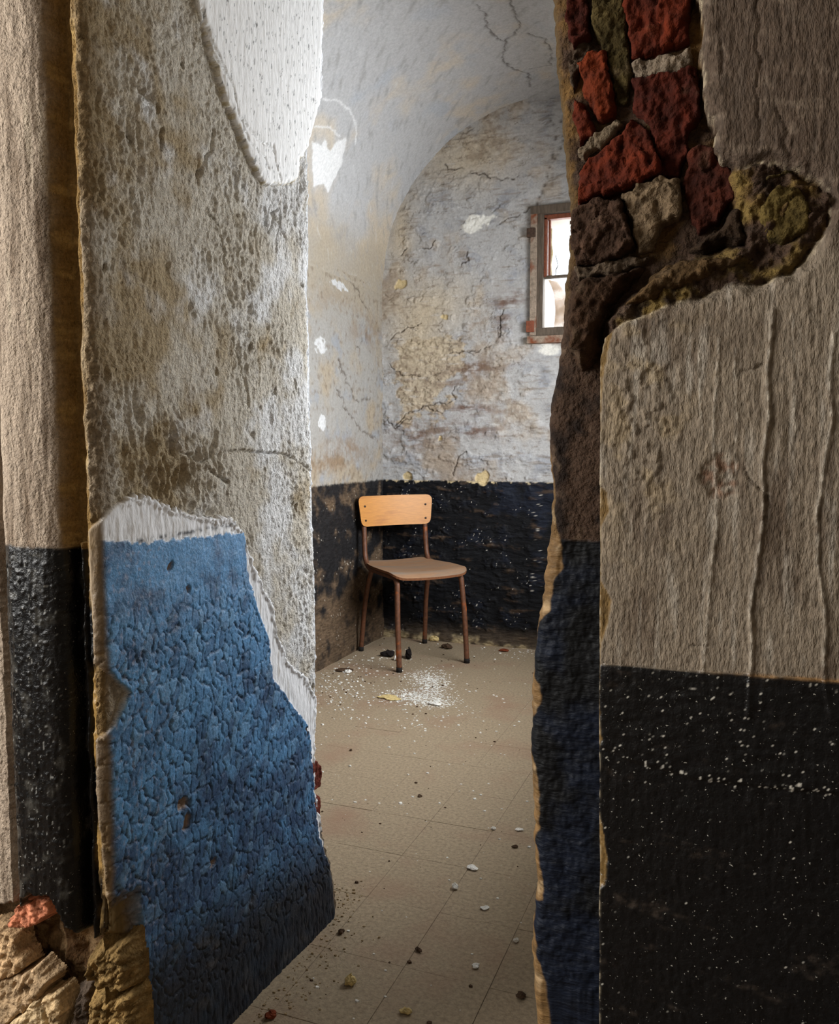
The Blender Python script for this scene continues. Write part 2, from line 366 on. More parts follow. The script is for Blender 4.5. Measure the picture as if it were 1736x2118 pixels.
# bulging foot of the wall and crumbled back edge
h_rev = h_rev+.016*sst(.35, .05, V)*sst(1.25, 1.6, U)-.010*sst(.03, 0, yb[:, None]-Y)*(1+.6*fbm(U, V, 60, 3, 75))
h = np.where(is_rev, h_rev, h)
# -- front face: roll moulding between two grooves, broken bead at the corner
xw = X+.004*fbm(X*0, V, 9, 3, 81)
prof = np.zeros_like(X)
tt = np.clip((xw+.947)/.057, -1, 1); prof = np.where(np.abs(tt) < 1, .022*np.maximum(0, 1-np.abs(tt)**3.2)**.6, prof)
prof = np.where((xw > -.892) & (xw < -.858), -.020*sst(-.892, -.888, xw)*sst(-.858, -.866, xw), prof)
prof = np.where((xw > -1.022) & (xw < -1.004), -.018, prof)
low = V < .90
bead = np.exp(-((xw+.874)/.005)**2)*.014*low
prof = prof+bead+np.where(xw > -.892, .007*fbm(U, V*.6, 34, 4, 83)-.003, 0)
fr_r = .0016*fbm(U, V*.3, 60, 4, 85)+.0010*ridged(U, V*.15, 90, 2, 87)
sp = np.maximum(0, fbm(U, V, 150, 2, 88)-.15)*.0045*sst(.9, .86, V)
h_fr = prof+fr_r+sp
# broken foot: hollow where the plaster has come away
fw = lambda l: pts(l, 1, YF0, (0, 2))+np.array([[5, 0]])
sd_hole = sdist(wu, wv, fw([(-400, 1880), (20, 1870), (40, 1880), (75, 1838), (125, 1840), (150, 1900), (185, 1955), (240, 1905), (320, 1905), (360, 2600), (-400, 2600)]))
m_hole = sst(-.002, .006, sd_hole)*is_fr
h_fr = h_fr*(1-m_hole)+m_hole*(-.075+.02*fbm(U, V, 30, 4, 91))
h = np.where(is_fr, h_fr, h)
hole_r = sst(.39, .36, V+.02*fbm(U, V, 40, 3, 95))*sst(.06, .035, Y-YF0+.012*fbm(U, V, 45, 3, 96))*is_rev
h = h-.022*hole_r
X = X+NX*h; Y = Y+NY*h
# -- pigment
C = np.zeros(X.shape+(3,)); C[:] = L(204, 196, 182)
n1 = fbm(U, V, 7, 4, 101); n2 = fbm(U, V, 24, 4, 103); n3 = fbm(U, V, 90, 3, 105)
C = mixc(C, L(172, 154, 124), sst(.0, .5, n1+.25*n2+.5*sst(1.30, .95, Y)*is_rev-.1))  # browner to the front: fall-off of the cell light painted in
C = mixc(C, L(226, 225, 224), sst(.1, .6, fbm(U, V, 9, 4, 107)+.40*sst(1.15, 1.5, Y)))  # whiter to the cell side, its light put into the colour
C = mixc(C, L(150, 132, 98), sst(.25, .6, fbm(U, V*.5, 30, 4, 109))*.5)
C = mixc(C, L(124, 106, 74), sst(.002, .007, pit)*.4*is_rev)
C = mixc(C, L(160, 142, 112), gouge*.3)
C = mixc(C, L(120, 96, 60), sst(.045, .0, Y-YF0+.03*n2)*is_rev*.7)
C = mixc(C, L(244, 245, 248), m_skim*.95+0*n1)
C = mixc(C, L(176, 166, 154), m_skim*(1-m_blue)*sst(.15, .5, fbm(U*2, V*.4, 40, 4, 111))*.6)
blue = np.zeros_like(C); blue[:] = L(90, 142, 188)
blue = mixc(blue, L(54, 80, 114), sst(-.1, .7, n1*.7+n2*.8+.5*sst(.75, .25, V)))
blue = mixc(blue, L(24, 34, 52), sst(.09, .0, f2-f1)*amt*.95)
blue = mixc(blue, L(120, 160, 192), sst(.2, .6, n3+.4*n2)*.4+.35*sst(.55, .9, cid)*amt); blue = mixc(blue, L(48, 74, 108), sst(.45, .15, cid)*.45*amt)
blue = mixc(blue, L(150, 156, 176), sst(.2, .45, fbm(U, V, 120, 2, 113))*sst(1.12, 1.0, Y)*.55)
zbp = rv([(300, 2010), (360, 1950), (450, 1895), (560, 1830), (660, 1750)]); zb = np.interp(Y, zbp[:, 0], zbp[:, 1])
blue = mixc(blue, L(30, 31, 36), sst(.07, -.06, V-zb+.09*n1+.07*n2)*.93)
blue = mixc(blue, L(92, 90, 90), sst(.15, .6, fbm(U*.5+V*.4, V, 24, 4, 115))*sst(.34, .20, V)*.5)
C = mixc(C, blue[..., :], m_blue) if False else C*(1-m_blue[..., None])+blue*m_blue[..., None]
band = np.exp(-((V-rv([(350, 1106)])[0][1]-.012*(Y-1.1))/.004)**2)*m_skim*(1-m_blue)*sst(-.2, .3, n3)
C = mixc(C, L(40, 42, 50), band*.9)
for px, py, ru, rv_ in ((370, 1660, .016, .012), (375, 1700, .008, .014), (345, 1170, .006, .010), (380, 1218, .006, .006), (430, 1780, .008, .008), (625, 1510, .006, .01)):
    c0 = rv([(px, py)])[0]; C = mixc(C, L(150, 128, 110), sst(1.0, .8, np.hypot((wu-c0[0])/ru, (wv-c0[1])/rv_))*is_rev)
C = mixc(C, L(252, 252, 252), m_white)
C = mixc(C, L(60, 62, 66), m_white*sst(.38, .5, fbm(U*1.5, V*.5, 120, 2, 117))*.7)
C = mixc(C, L(190, 170, 110), np.exp(-(sd_white/.004)**2)*sst(-.1, .3, n3)*is_rev*.7)
C = mixc(C, L(238, 240, 244), sst(.010, .002, yb[:, None]-Y+.006*n2)*is_rev*sst(.35, .5, V))
C = mixc(C, L(110, 95, 78), sst(.022, .006, yb[:, None]-Y+.01*n2)*is_rev*sst(.24, .18, V))
C = mixc(C, L(128, 104, 66), sst(.934, .928, U+.002*n2)*is_rev*sst(.96, .92, V)*.9)
C = mixc(C, L(124, 102, 64), hole_r)
# front face
fr = np.zeros_like(C); fr[:] = L(166, 150, 133)
fr = mixc(fr, L(112, 96, 80), sst(-.1, .5, fbm(U*3, V*.35, 14, 4, 121)))
fr = mixc(fr, L(188, 174, 154), sst(.15, .5, fbm(U*4, V*.25, 18, 3, 123))*.6)
fr = mixc(fr, L(140, 112, 68), sst(-.897, -.889, xw+.004*n2))
fr = mixc(fr, L(190, 160, 104), sst(-.897, -.889, xw)*sst(.15, .5, n2+.3*n3)*.8)
fr = mixc(fr, L(160, 142, 114), sst(-.866, -.856, xw+.008*n2)*sst(.0, .35, fbm(U, V*.5, 16, 4, 125)))
mblk = sst(.003, -.003, V-.893+.006*n2)*(xw > -1.004)
fr = mixc(fr, L(9, 9, 10), mblk)
fr = mixc(fr, L(150, 150, 146), mblk*sst(.46, .6, fbm(U, V*.7, 190, 2, 127)+.25*n2)*sst(-.885, -.915, xw)*.6)
fr = mixc(fr, L(92, 90, 84), mblk*sst(.1, .5, fbm(U, V, 36, 4, 128))*.35*sst(-.885, -.915, xw))
fr = mixc(fr, L(150, 120, 70), mblk*sst(-.872, -.862, xw+.006*n2)*sst(-.15, .2, n1))
fr = mixc(fr, L(176, 146, 108), m_hole)
fr = mixc(fr, L(96, 70, 44), m_hole*sst(-.2, .3, n2))
C = np.where(is_fr[..., None], fr, C)
ret = ~(is_rev | is_fr); C[ret] = L(168, 166, 164)
Pg = np.stack([X, Y, Z], -1)
colm = np.zeros((n_rows-1, nc-1), bool)
M_white = fmask(m_white > .5); M_blue = fmask((m_blue > .5) & (hole_r < .5)) & ~M_white
M_blackf = fmask((mblk > .5) & is_fr & (m_hole < .5))
M_skim = fmask((m_skim > .5)) & ~M_blue & ~M_white & fmask(is_rev)
M_rest = ~(M_white | M_blue | M_blackf | M_skim)
for nm, mk, mt in (('rough_plaster', M_rest, 'rough_plaster'), ('white_plaster_layer', M_white, 'whitewashed_plaster'), ('blue_paint_layer', M_blue, 'cracked_blue_paint'),
                   ('pale_skim_coat', M_skim, 'whitewashed_plaster'), ('black_paint_layer', M_blackf, 'black_gloss_paint')):
    under(grid_obj(nm, Pg, C, mt, mask=mk), WL)
# stones and brick laid bare at the broken foot
fs = lambda l: pts(l, 1, YF0+.03, (0, 2))
for nm, pp, th, cl, sd, mt in (
    ('brick', [(34, 1900), (50, 1868), (72, 1838), (100, 1828), (128, 1845), (136, 1868), (108, 1893), (60, 1912)], .062, L(200, 128, 96), 1, 'weathered_brick'),
    ('stone', [(-60, 1915), (10, 1905), (44, 1920), (52, 1960), (70, 1985), (40, 2010), (-60, 2030)], .050, L(196, 164, 126), 2, 'crumbling_mortar'),
    ('stone', [(-60, 2035), (40, 2012), (92, 1988), (118, 2020), (92, 2060), (40, 2100), (-60, 2190)], .045, L(176, 150, 118), 3, 'crumbling_mortar'),
    ('stone', [(30, 2112), (62, 2080), (95, 2052), (112, 2100), (120, 2200), (30, 2240)], .058, L(204, 180, 142), 4, 'crumbling_mortar'),
    ('stone', [(98, 2050), (136, 2040), (150, 2075), (140, 2130), (122, 2160), (112, 2100)], .044, L(190, 164, 126), 5, 'crumbling_mortar'),
    ('stone', [(178, 1990), (200, 1955), (232, 1935), (276, 1934), (286, 1985), (286, 2040), (240, 2050), (200, 2040)], .074, L(128, 104, 66), 6, 'crumbling_mortar'),
    ('stone', [(196, 2042), (246, 2046), (290, 2040), (296, 2110), (290, 2240), (200, 2240), (186, 2110)], .070, L(140, 114, 72), 7, 'crumbling_mortar'),
    ('stone', [(150, 2052), (176, 2040), (192, 2090), (190, 2180), (150, 2200), (142, 2120)], .030, L(84, 72, 62), 8, 'crumbling_mortar')):
    under(chunk(nm, fs(pp), 1, YF0+.035, th*(.32 if sd in (6, 7, 8) else .5), cl, mt, None, seed=sd, facet=.006 if sd in (6, 7, 8) else .020, rough=.007 if sd in (6, 7, 8) else .004, fs=55 if sd in (6, 7, 8) else 16, grain=(.8, .8), edge_w=.016 if sd in (6, 7, 8) else .006), WL)
# two red bricks showing in the crumbled back edge of the reveal
for i, pp in enumerate(([(640, 1580), (654, 1572), (664, 1590), (662, 1625), (648, 1640), (638, 1620)], [(643, 1648), (656, 1642), (664, 1660), (660, 1690), (648, 1694), (640, 1672)])):
    under(chunk('brick', rv(pp), 0, XV-.004, .006, L(112, 54, 42), 'weathered_brick', None, seed=30+i, embed=.01, rough=.0015, facet=.002), WL)

# ------------------------------------------------------------------ right side of the doorway
WR = tag(empty('wall_doorway_right', (-.15, YF, 0)), 'thick doorway wall right of the opening with exposed brick and a black dado', 'wall', kind='structure')
YQ = 1.0     # recessed face behind the lost door frame
sil = pts([(1150, -80), (1152, 40), (1158, 150), (1164, 230), (1172, 300), (1178, 380), (1182, 430), (1186, 470), (1180, 530), (1176, 590), (1172, 650), (1168, 700), (1155, 770), (1142, 830), (1138, 880), (1140, 950), (1146, 1020),
           (1142, 1080), (1134, 1140), (1128, 1200), (1120, 1260), (1112, 1310), (1106, 1380), (1101, 1430), (1104, 1480), (1100, 1540), (1102, 1590), (1107, 1660), (1106, 1740), (1113, 1800), (1110, 1850), (1103, 1920), (1104, 1980), (1108, 2040), (1114, 2118), (1116, 2300)], 1, 1.025, (0, 2))
sil = sil[np.argsort(sil[:, 1])]
zz = steps((0, .36, .02), (.36, 1.64, .0019), (1.64, ZH, .02))
xe = np.interp(zz, sil[:, 1], sil[:, 0])+.0035*fbm(zz, zz*0+3, 60, 3, 201)
nb_, ni, nq = 8, 26, 62
xfr = steps((-.152, .14, .0019), (.14, FX1, .07))[1:]
nc = nb_+ni+nq+len(xfr); n_rows = len(zz)
X = np.zeros((n_rows, nc)); Y = np.zeros((n_rows, nc)); Z = np.repeat(zz[:, None], nc, 1); NX = np.zeros_like(X); NY = np.zeros_like(X)
tb = np.linspace(0, 1, nb_, endpoint=False); X[:, :nb_] = XR+.15+(xe[:, None]+.03-XR-.15)*tb[None]; Y[:, :nb_] = YR; NY[:, :nb_] = 1
ti = np.linspace(0, 1, ni, endpoint=False); tl = ti**.6
X[:, nb_:nb_+ni] = xe[:, None]+.03*(1-tl[None])**2; Y[:, nb_:nb_+ni] = YR+(1.02-YR)*tl[None]; NX[:, nb_:nb_+ni] = -1
tq = np.linspace(0, 1, nq); X[:, nb_+ni:nb_+ni+nq] = xe[:, None]+(-.152-xe[:, None])*tq[None]; X[:, nb_+ni+nq:] = xfr[None]
Y[:, nb_+ni:] = YF; NY[:, nb_+ni:] = -1
fr_ = np.zeros(X.shape, bool); fr_[:, nb_+ni:] = True
U = X; V = Z
rw = lambda l: pts(l, 1, YF, (0, 2))
wu = U+.010*fbm(U, V, 32, 4, 211); wv = V+.010*fbm(U, V, 32, 4, 212)
P_PL = [(1236, 2500), (1236, 1500), (1237, 1100), (1238, 740), (1248, 696), (1285, 668), (1345, 645), (1400, 626), (1480, 600), (1560, 588), (1640, 560), (1690, 520), (1704, 480), (1726, 425), (1716, 392), (1690, 366), (1640, 345), (1600, 330), (1530, 346), (1492, 332), (1474, 302), (1480, 270), (1463, 200), (1450, 100), (1438, -120), (2600, -120), (2600, 2500)]
wq = sst(1.16, 1.20, V)    # lower edge is a crisp arris, the hole is ragged
sd_pl = sdist(U*(1-wq)+wu*wq, V*(1-wq)+wv*wq, rw(P_PL))
m_pl = sst(-.0016, .0016, sd_pl)*fr_
edge_t = (U-xe[:, None])
h_q = -(YQ-YF)+.004*fbm(U, V, 28, 4, 221)+.0015*fbm(U, V, 120, 3, 223)-.024*np.exp(-np.maximum(edge_t, 0)/.0045)
h_q = h_q+sst(1.10, 1.2, V)*(.012*fbm(U, V, 22, 4, 225)+.010)
n1 = fbm(U, V, 8, 4, 231); n2 = fbm(U, V, 26, 4, 233); n3 = fbm(U, V, 95, 3, 235)
h_p = .0014*fbm(U, V*.4, 24, 3, 241)+.0013*ridged(U+.002*fbm(U, V, 12, 2, 242), V*.10, 110, 3, 243)*sst(-.4, .3, fbm(U, V, 9, 3, 246))+.0010*fbm(U, V*.5, 200, 3, 245)
bl = rw([(1330, 850)])[0]; g1 = np.exp(-(((U-bl[0])/.05)**2+((V-bl[1])/.14)**2))
h_p = h_p+.0026*g1*sst(.0, .25, fbm(U, V*.7, 95, 4, 247)+.3*n2)
drips = [([(1600, 640), (1588, 760), (1590, 860), (1577, 960), (1580, 1060), (1566, 1170), (1552, 1260), (1556, 1330), (1548, 1480)], .0022, .0034),
         ([(1488, 700), (1482, 800), (1476, 880), (1480, 1000), (1484, 1080), (1470, 1200), (1462, 1300), (1455, 1390)], .0016, .0018),
         ([(1724, 690), (1716, 780), (1720, 860), (1706, 960), (1690, 1060), (1692, 1160), (1708, 1280), (1704, 1390), (1718, 1480)], .002, .0026),
         ([(1520, 720), (1524, 860), (1522, 980)], .0012, .0010), ([(1445, 730), (1452, 900)], .0012, .001), ([(1640, 650), (1645, 900)], .0012, .001)]
for ln, wd, hh in drips:
    dd = dline(U+.0012*fbm(U*0, V, 40, 3, 249), V, rw(ln)); h_p = h_p+hh*np.exp(-(dd/wd)**2)
c0 = rw([(1490, 985)])[0]; scab = sst(1.1, .7, np.hypot((wu-c0[0])/.020, (wv-c0[1])/.026)); h_p = h_p+scab*.004*fbm(U, V, 90, 3, 251)-.003*scab
for ln in ([(1535, 770), (1580, 760)], [(1425, 1338), (1460, 1336)], [(1594, 1050), (1540, 965)], [(1498, 80), (1492, 150)], [(1605, 225), (1620, 260), (1628, 300), (1640, 320)], [(1570, 0), (1568, 100), (1570, 300)]):
    h_p = h_p-.0025*np.exp(-(dline(wu, wv, rw(ln))/.0013)**2)
ztop = np.interp(U, rw([(1255, 1375), (1736, 1408)])[:, 0], rw([(1255, 1375), (1736, 1408)])[:, 1])
m_bk = sst(.0012, -.0012, V-ztop+.0025*n2)*m_pl
stri = ridged(U*.35, V, 46, 3, 255)
P1 = rw([(1245, 1545), (1300, 1570), (1370, 1590), (1440, 1612), (1560, 1625), (1680, 1635), (1736, 1642)])
zl = np.interp(U, P1[:, 0], P1[:, 1])
h_p = h_p*(1-.45*m_bk)+m_bk*(.0012+.0012*stri*sst(zl-.02, zl+.02, V)+.0008*fbm(U, V, 50, 3, 257))
h_p = h_p-m_bk*.0025*sst(.002, -.002, V-zl+.004*n2)
h_p = h_p-.008*sst(.012, 0, sd_pl+.008*n2)*wq-.0016*sst(.004, 0, sd_pl)+.006*np.maximum(0, n2)*np.exp(-((sd_pl-.010)/.010)**2)*sst(1.13, 1.16, V)
yy_w = lambda tab: np.interp(V, rw([(1237, y) for y, _ in tab])[::-1, 1], [w_*.00051 for _, w_ in tab][::-1])
W1 = yy_w([(650, 30), (700, 22), (760, 10), (850, 4), (1000, 0), (1020, 20), (1060, 25), (1090, 8), (1200, 10), (1240, 34), (1280, 28), (1330, 14), (1400, 9), (1450, 9), (1530, 18), (1560, 6), (1600, 0), (1660, 5), (1700, 20), (1780, 35), (1830, 30), (1850, 0), (2060, 0), (2118, 20)])
m_e1 = sst(.0015, -.0015, (U+.152)-W1+.002*n3)*m_pl*(W1 > .001)
h_p = h_p-.004*m_e1
m_ho = sst(-.01, .01, sdist(wu, wv, rw([(1500, 340), (1600, 322), (1740, 390), (1720, 500), (1600, 600), (1430, 640), (1330, 680), (1250, 740), (1250, 650), (1400, 540), (1540, 500)])))
h_q = h_q+m_ho*(.030+.014*fbm(U, V, 34, 4, 227, .6)+.006*ridged(U, V, 70, 3, 228))
h = np.where(fr_, h_q*(1-m_pl)+h_p*m_pl, .004*n2)
X = X+NX*h; Y = Y+NY*h
# -- pigment
C = np.zeros(X.shape+(3,)); C[:] = L(122, 110, 95)
C = mixc(C, L(92, 79, 66), sst(-.05, .45, n1+.4*fbm(U*2, V*.3, 20, 3, 261)))
C = mixc(C, L(154, 146, 134), sst(.1, .5, fbm(U*2.5, V*.25, 30, 4, 263))*.7)
C = mixc(C, L(146, 128, 98), g1*sst(.0, .3, n2)*.6)
C = mixc(C, L(72, 58, 47), sst(1.20, 1.27, V+.03*n1)*.9); C = mixc(C, L(112, 98, 84), sst(1.20, 1.27, V)*sst(.1, .5, fbm(U*.4-V*.25, V+U*.3, 60, 4, 265))*.6)
C = mixc(C, L(112, 84, 66), scab*sst(-.2, .2, n3)*.8)
for ln, wd, hh in drips: C = mixc(C, L(186, 178, 164), np.exp(-(dline(U+.0012*fbm(U*0, V, 40, 3, 249), V, rw(ln))/(wd*.8))**2)*.55*sst(-.3, .2, n3))  # ridge highlights painted on as paler colour
C = mixc(C, L(13, 13, 14), m_bk)
C = mixc(C, L(190, 186, 176), m_bk*sst(.58, .68, fbm(U, V, 230, 2, 271)+.30*np.exp(-((V-zl)/.008)**2)+.22*sst(.2, .7, stri)*sst(zl-.01, zl+.01, V)+.25*n2-.08)*.9)  # pale specks: white chips, and gloss glints painted along line and band
C = mixc(C, L(78, 68, 60), m_bk*sst(.20, .6, fbm(U*.5+V*.3, V*1.2, 22, 5, 273, .65)+.1*sst(zl.mean(), zl.mean()-.3, V))*.45*sst(-.3, .3, n3))
C = mixc(C, L(128, 98, 64), np.exp(-((V-ztop)/.0016)**2)*m_pl*sst(-.2, .2, n2)*sst(-.05, .04, U))
C = mixc(C, L(104, 82, 48), m_e1)
C = mixc(C, L(206, 190, 160), np.exp(-(sd_pl/.0022)**2)*sst(-.2, .3, n3)*.8*fr_)
q = np.zeros_like(C); q[:] = L(66, 50, 39)
q = mixc(q, L(34, 25, 20), sst(-.2, .3, n2+.4*n1)); q = mixc(q, L(104, 86, 70), sst(.2, .55, fbm(U, V, 30, 4, 281))*.7)
zq = rw([(1200, 1128)])[0][1]
q = mixc(q, L(110, 82, 44), sst(1.20, 1.30, V)*sst(-.2, .3, n2)*.8)
q = mixc(q, L(112, 92, 50), m_ho*sst(-.15, .35, n2+.3*n3)); q = mixc(q, L(40, 30, 22), m_ho*sst(.1, .5, fbm(U, V, 40, 4, 283))*.8)
mqb = sst(.0015, -.0015, V-zq+.001*n3)
q = mixc(q, L(9, 10, 12), mqb); q = mixc(q, L(13, 20, 34), mqb*sst(-.05, .35, n1+.3*n2+.25*sst(.75, .5, V))*.85)
W2 = yy_w([(700, 0), (900, 0), (960, 9), (1050, 14), (1100, 20), (1150, 44), (1195, 48), (1230, 28), (1290, 32), (1318, 6), (1400, 0), (1440, 4), (1455, 25), (1480, 36), (1520, 20), (1540, 0), (1600, 0), (1640, 20), (1700, 26), (1780, 18), (1800, 10), (1850, 18), (1900, 26), (1935, 25), (1950, 0), (1975, 0), (2020, 14), (2060, 20), (2118, 42)])
m_e2 = sst(.0015, -.0015, edge_t-W2+.003*n2)*(W2 > .001)
q = mixc(q, L(104, 80, 50), m_e2); q = mixc(q, L(138, 116, 86), m_e2*sst(.1, .4, n2))
q = mixc(q, L(84, 66, 40), sst(.012, .003, edge_t+.006*n2)*sst(1.18, 1.22, V))
C = np.where(fr_[..., None], C*m_pl[..., None]+q*(1-m_pl[..., None]), C)
inn = ~fr_; C[inn] = L(196, 194, 190); C[inn & (V < .85)] = L(40, 42, 48)
Pg = np.stack([X, Y, Z], -1)
F_bk = fmask(m_bk > .5); F_pl = fmask((m_pl > .5)) & ~F_bk; F_qb = fmask(fr_ & (m_pl <= .5) & (mqb > .5)) & ~F_bk & ~F_pl
for nm, mk, mt in (('grey_plaster', F_pl, 'pier_plaster'), ('black_paint_layer', F_bk, 'black_gloss_paint'), ('recess_black_paint', F_qb, 'dusty_black_paint'), ('bare_core', ~(F_bk | F_pl | F_qb), 'rough_plaster')):
    under(grid_obj(nm, Pg, C, mt, mask=mk, flip=False), WR)
# bricks, mortar and rubble where the plaster has fallen
rq = lambda l: pts(l, 1, .985, (0, 2))
RED = L(118, 46, 18); RED2 = L(92, 34, 16); MUS = L(80, 68, 40)
for nm, pp, th, cl, sd, mt in (
    ('brick', [(1291, -60), (1430, -60), (1428, 91), (1390, 104), (1352, 113), (1311, 124), (1300, 76)], .020, RED, 11, 'weathered_brick'),
    ('brick', [(1307, 166), (1360, 162), (1413, 150), (1446, 144), (1450, 240), (1424, 287), (1410, 360), (1368, 366), (1362, 325), (1346, 265), (1316, 242), (1311, 195)], .016, RED2, 12, 'weathered_brick'),
    ('brick', [(1197, 431), (1203, 345), (1239, 316), (1290, 276), (1310, 246), (1344, 272), (1362, 328), (1367, 366), (1292, 402), (1228, 414)], .020, RED, 13, 'weathered_brick'),
    ('brick', [(1200, 130), (1228, 112), (1254, 110), (1261, 159), (1273, 197), (1269, 242), (1246, 257), (1226, 234), (1207, 190)], .018, L(136, 58, 22), 14, 'weathered_brick'),
    ('brick', [(1168, -60), (1214, -60), (1220, 76), (1194, 108), (1178, 80), (1170, 10)], .014, RED2, 15, 'weathered_brick'),
    ('brick', [(1184, 206), (1208, 216), (1226, 250), (1228, 284), (1203, 304), (1192, 265)], .014, RED, 16, 'weathered_brick'),
    ('brick', [(1412, 372), (1424, 316), (1448, 300), (1490, 320), (1512, 352), (1549, 380), (1541, 412), (1504, 422), (1488, 461), (1444, 486), (1420, 420)], .018, L(84, 36, 20), 17, 'weathered_brick'),
    ('mortar_joint', [(1308, 132), (1360, 122), (1413, 110), (1430, 95), (1430, 132), (1413, 149), (1345, 164), (1312, 160)], .012, L(146, 130, 112), 18, 'crumbling_mortar'),
    ('mortar_joint', [(1222, -60), (1289, -60), (1301, 76), (1308, 159), (1300, 214), (1276, 212), (1265, 163), (1257, 106), (1224, 57)], .014, MUS, 19, 'crumbling_mortar'),
    ('mortar_joint', [(1229, 282), (1278, 246), (1296, 258), (1269, 284), (1209, 333), (1197, 314)], .012, L(128, 112, 92), 20, 'crumbling_mortar'),
    ('mortar_joint', [(1286, 410), (1330, 388), (1375, 369), (1408, 373), (1410, 450), (1364, 469), (1347, 522), (1322, 524), (1306, 454)], .022, L(132, 112, 88), 21, 'crumbling_mortar'),
    ('mortar_joint', [(1190, 90), (1215, 78), (1230, 96), (1206, 126), (1196, 160), (1184, 190), (1178, 140)], .010, L(96, 80, 66), 22, 'crumbling_mortar'),
    ('stone', [(1182, 448), (1205, 430), (1240, 417), (1284, 421), (1299, 455), (1314, 512), (1262, 545), (1198, 548), (1178, 500)], .026, L(78, 58, 46), 23, 'crumbling_mortar'),
    ('stone', [(1552, 440), (1580, 400), (1612, 384), (1662, 390), (1698, 452), (1692, 488), (1640, 530), (1584, 530), (1553, 482)], .040, L(100, 84, 46), 24, 'crumbling_mortar'),
    ('stone', [(1562, 398), (1586, 360), (1640, 352), (1662, 384), (1612, 386), (1582, 412)], .038, L(92, 78, 48), 25, 'crumbling_mortar'),
    ('stone', [(1490, 462), (1508, 424), (1548, 416), (1556, 470), (1580, 528), (1496, 524), (1420, 530), (1444, 490)], .034, L(62, 48, 36), 26, 'crumbling_mortar'),
    ('stone', [(1258, 676), (1288, 622), (1352, 562), (1405, 532), (1496, 524), (1556, 520), (1590, 548), (1500, 592), (1420, 628), (1345, 648), (1277, 674)], .052, L(98, 76, 50), 27, 'crumbling_mortar'),
    ('stone', [(1170, 720), (1176, 600), (1205, 572), (1290, 556), (1344, 545), (1292, 612), (1256, 680), (1238, 740), (1200, 770)], .034, L(76, 56, 42), 28, 'crumbling_mortar'),
    ('stone', [(1192, 556), (1226, 545), (1300, 530), (1340, 530), (1330, 550), (1240, 572), (1196, 580)], .014, L(108, 92, 76), 29, 'crumbling_mortar')):
    under(chunk(nm, rq(pp), 1, .992, th, (cl*np.array([.40, .34, .24]) if nm == 'brick' else cl*.62), mt, None, seed=sd, facet=.008, rough=.0026, fs=40, edge_w={27: .022, 28: .016, 24: .014, 25: .012, 26: .016}.get(sd, .004)), WR)

# ------------------------------------------------------------------ end wall of the cell, with its window opening
WX0, WX1, WZ0, WZ1 = -.985, -.36, 1.575, 2.165
bw = lambda l: pts(l, 1, YB, (0, 2))
xs = steps((XL-.06, XL, .02), (XL, WX0, .0038), (WX0, WX1, .0125), (WX1, XR+.06, .02)); zs = steps((0, WZ0, .0038), (WZ0, WZ1, .0038), (WZ1, 2.72, .0038))
X, Z = np.meshgrid(xs, zs); U, V = X, Z
wu = U+.03*fbm(U, V, 12, 4, 301); wv = V+.03*fbm(U, V, 12, 4, 302)
n1 = fbm(U, V, 3, 4, 303); n2 = fbm(U, V, 10, 4, 305); n3 = fbm(U, V, 34, 4, 307); n4 = fbm(U, V, 90, 3, 309); hs = fbm(U*.25, V, 28, 4, 311)
h = .010*fbm(U, V, 2.5, 3, 313)+.0045*fbm(U*.6, V, 14, 4, 315)+.0022*fbm(U*.4, V, 50, 3, 317)
for k_ in range(3):     # shelling coats of limewash: thin steps
    e_ = fbm(U*.55, V, 6+3*k_, 5, 341+10*k_, .6); h = h+.0035*sst(.04, .07, e_)*sst(-.2, .2, n2); ln_ = np.exp(-((e_-.05)/.010)**2)*sst(.0, .35, fbm(U, V, 7, 3, 371+k_)); LN = ln_ if k_ == 0 else np.maximum(LN, ln_)
C = np.zeros(X.shape+(3,)); C[:] = L(176, 175, 174)
C = mixc(C, L(156, 158, 163), sst(-.1, .4, n2)); C = mixc(C, L(188, 176, 160), sst(.0, .45, n1+.5*n2)*.8)
def blob(px, py, rx, ry, p=bw):
    c = p([(px, py)])[0]; s = 4.2/FPX; return np.exp(-(((wu-c[0])/(rx*s))**2+((wv-c[1])/(ry*s))**2))
warm = blob(960, 330, 110, 55)+blob(830, 480, 30, 90)+.8*blob(900, 620, 90, 50)+blob(860, 690, 70, 60); C = mixc(C, L(194, 178, 152), warm*.75)
core = sst(.40, .60, .8*blob(868, 800, 85, 95)+.8*blob(905, 740, 70, 45)+.55*n2+.3*hs+.12*n3)      # bare crumbly plaster
C = mixc(C, L(186, 170, 144), core*.85); h = h-core*.005+core*(.006*ridged(U*.6, V, 26, 4, 321)+.004*fbm(U*.5, V, 60, 4, 322))
C = mixc(C, L(112, 92, 72), core*sst(.1, .5, n3)*.7)
smear = blob(985, 760, 55, 14)+blob(975, 845, 60, 12)+blob(960, 890, 90, 16)+blob(850, 905, 40, 24)+.8*blob(1055, 620, 40, 16)+.7*blob(1040, 660, 16, 40)+.6*blob(940, 790, 60, 20)
C = mixc(C, L(108, 84, 72), np.clip(smear*1.1, 0, 1)*sst(-.35, .25, hs+.3*n3)*.95)
C = mixc(C, L(122, 104, 82), sst(.35, .7, hs+.3*n2)*.5*sst(1.2, .9, V*.8))
C = mixc(C, L(150, 146, 140), sst(.3, .6, n3)*.5)
C = mixc(C, L(134, 120, 104), sst(.1, .5, fbm(U*.18, V, 60, 4, 351)+.4*n2)*.5); C = mixc(C, L(206, 206, 206), sst(.2, .6, fbm(U*.2, V, 44, 4, 353))*.35)
C = mixc(C, L(96, 82, 68), LN*.65)
C = mixc(C, L(124, 104, 84), sst(.15, .55, n1+.5*n3+.25*sst(1.75, 1.3, V)*sst(-1.0, -1.5, U))*.5)
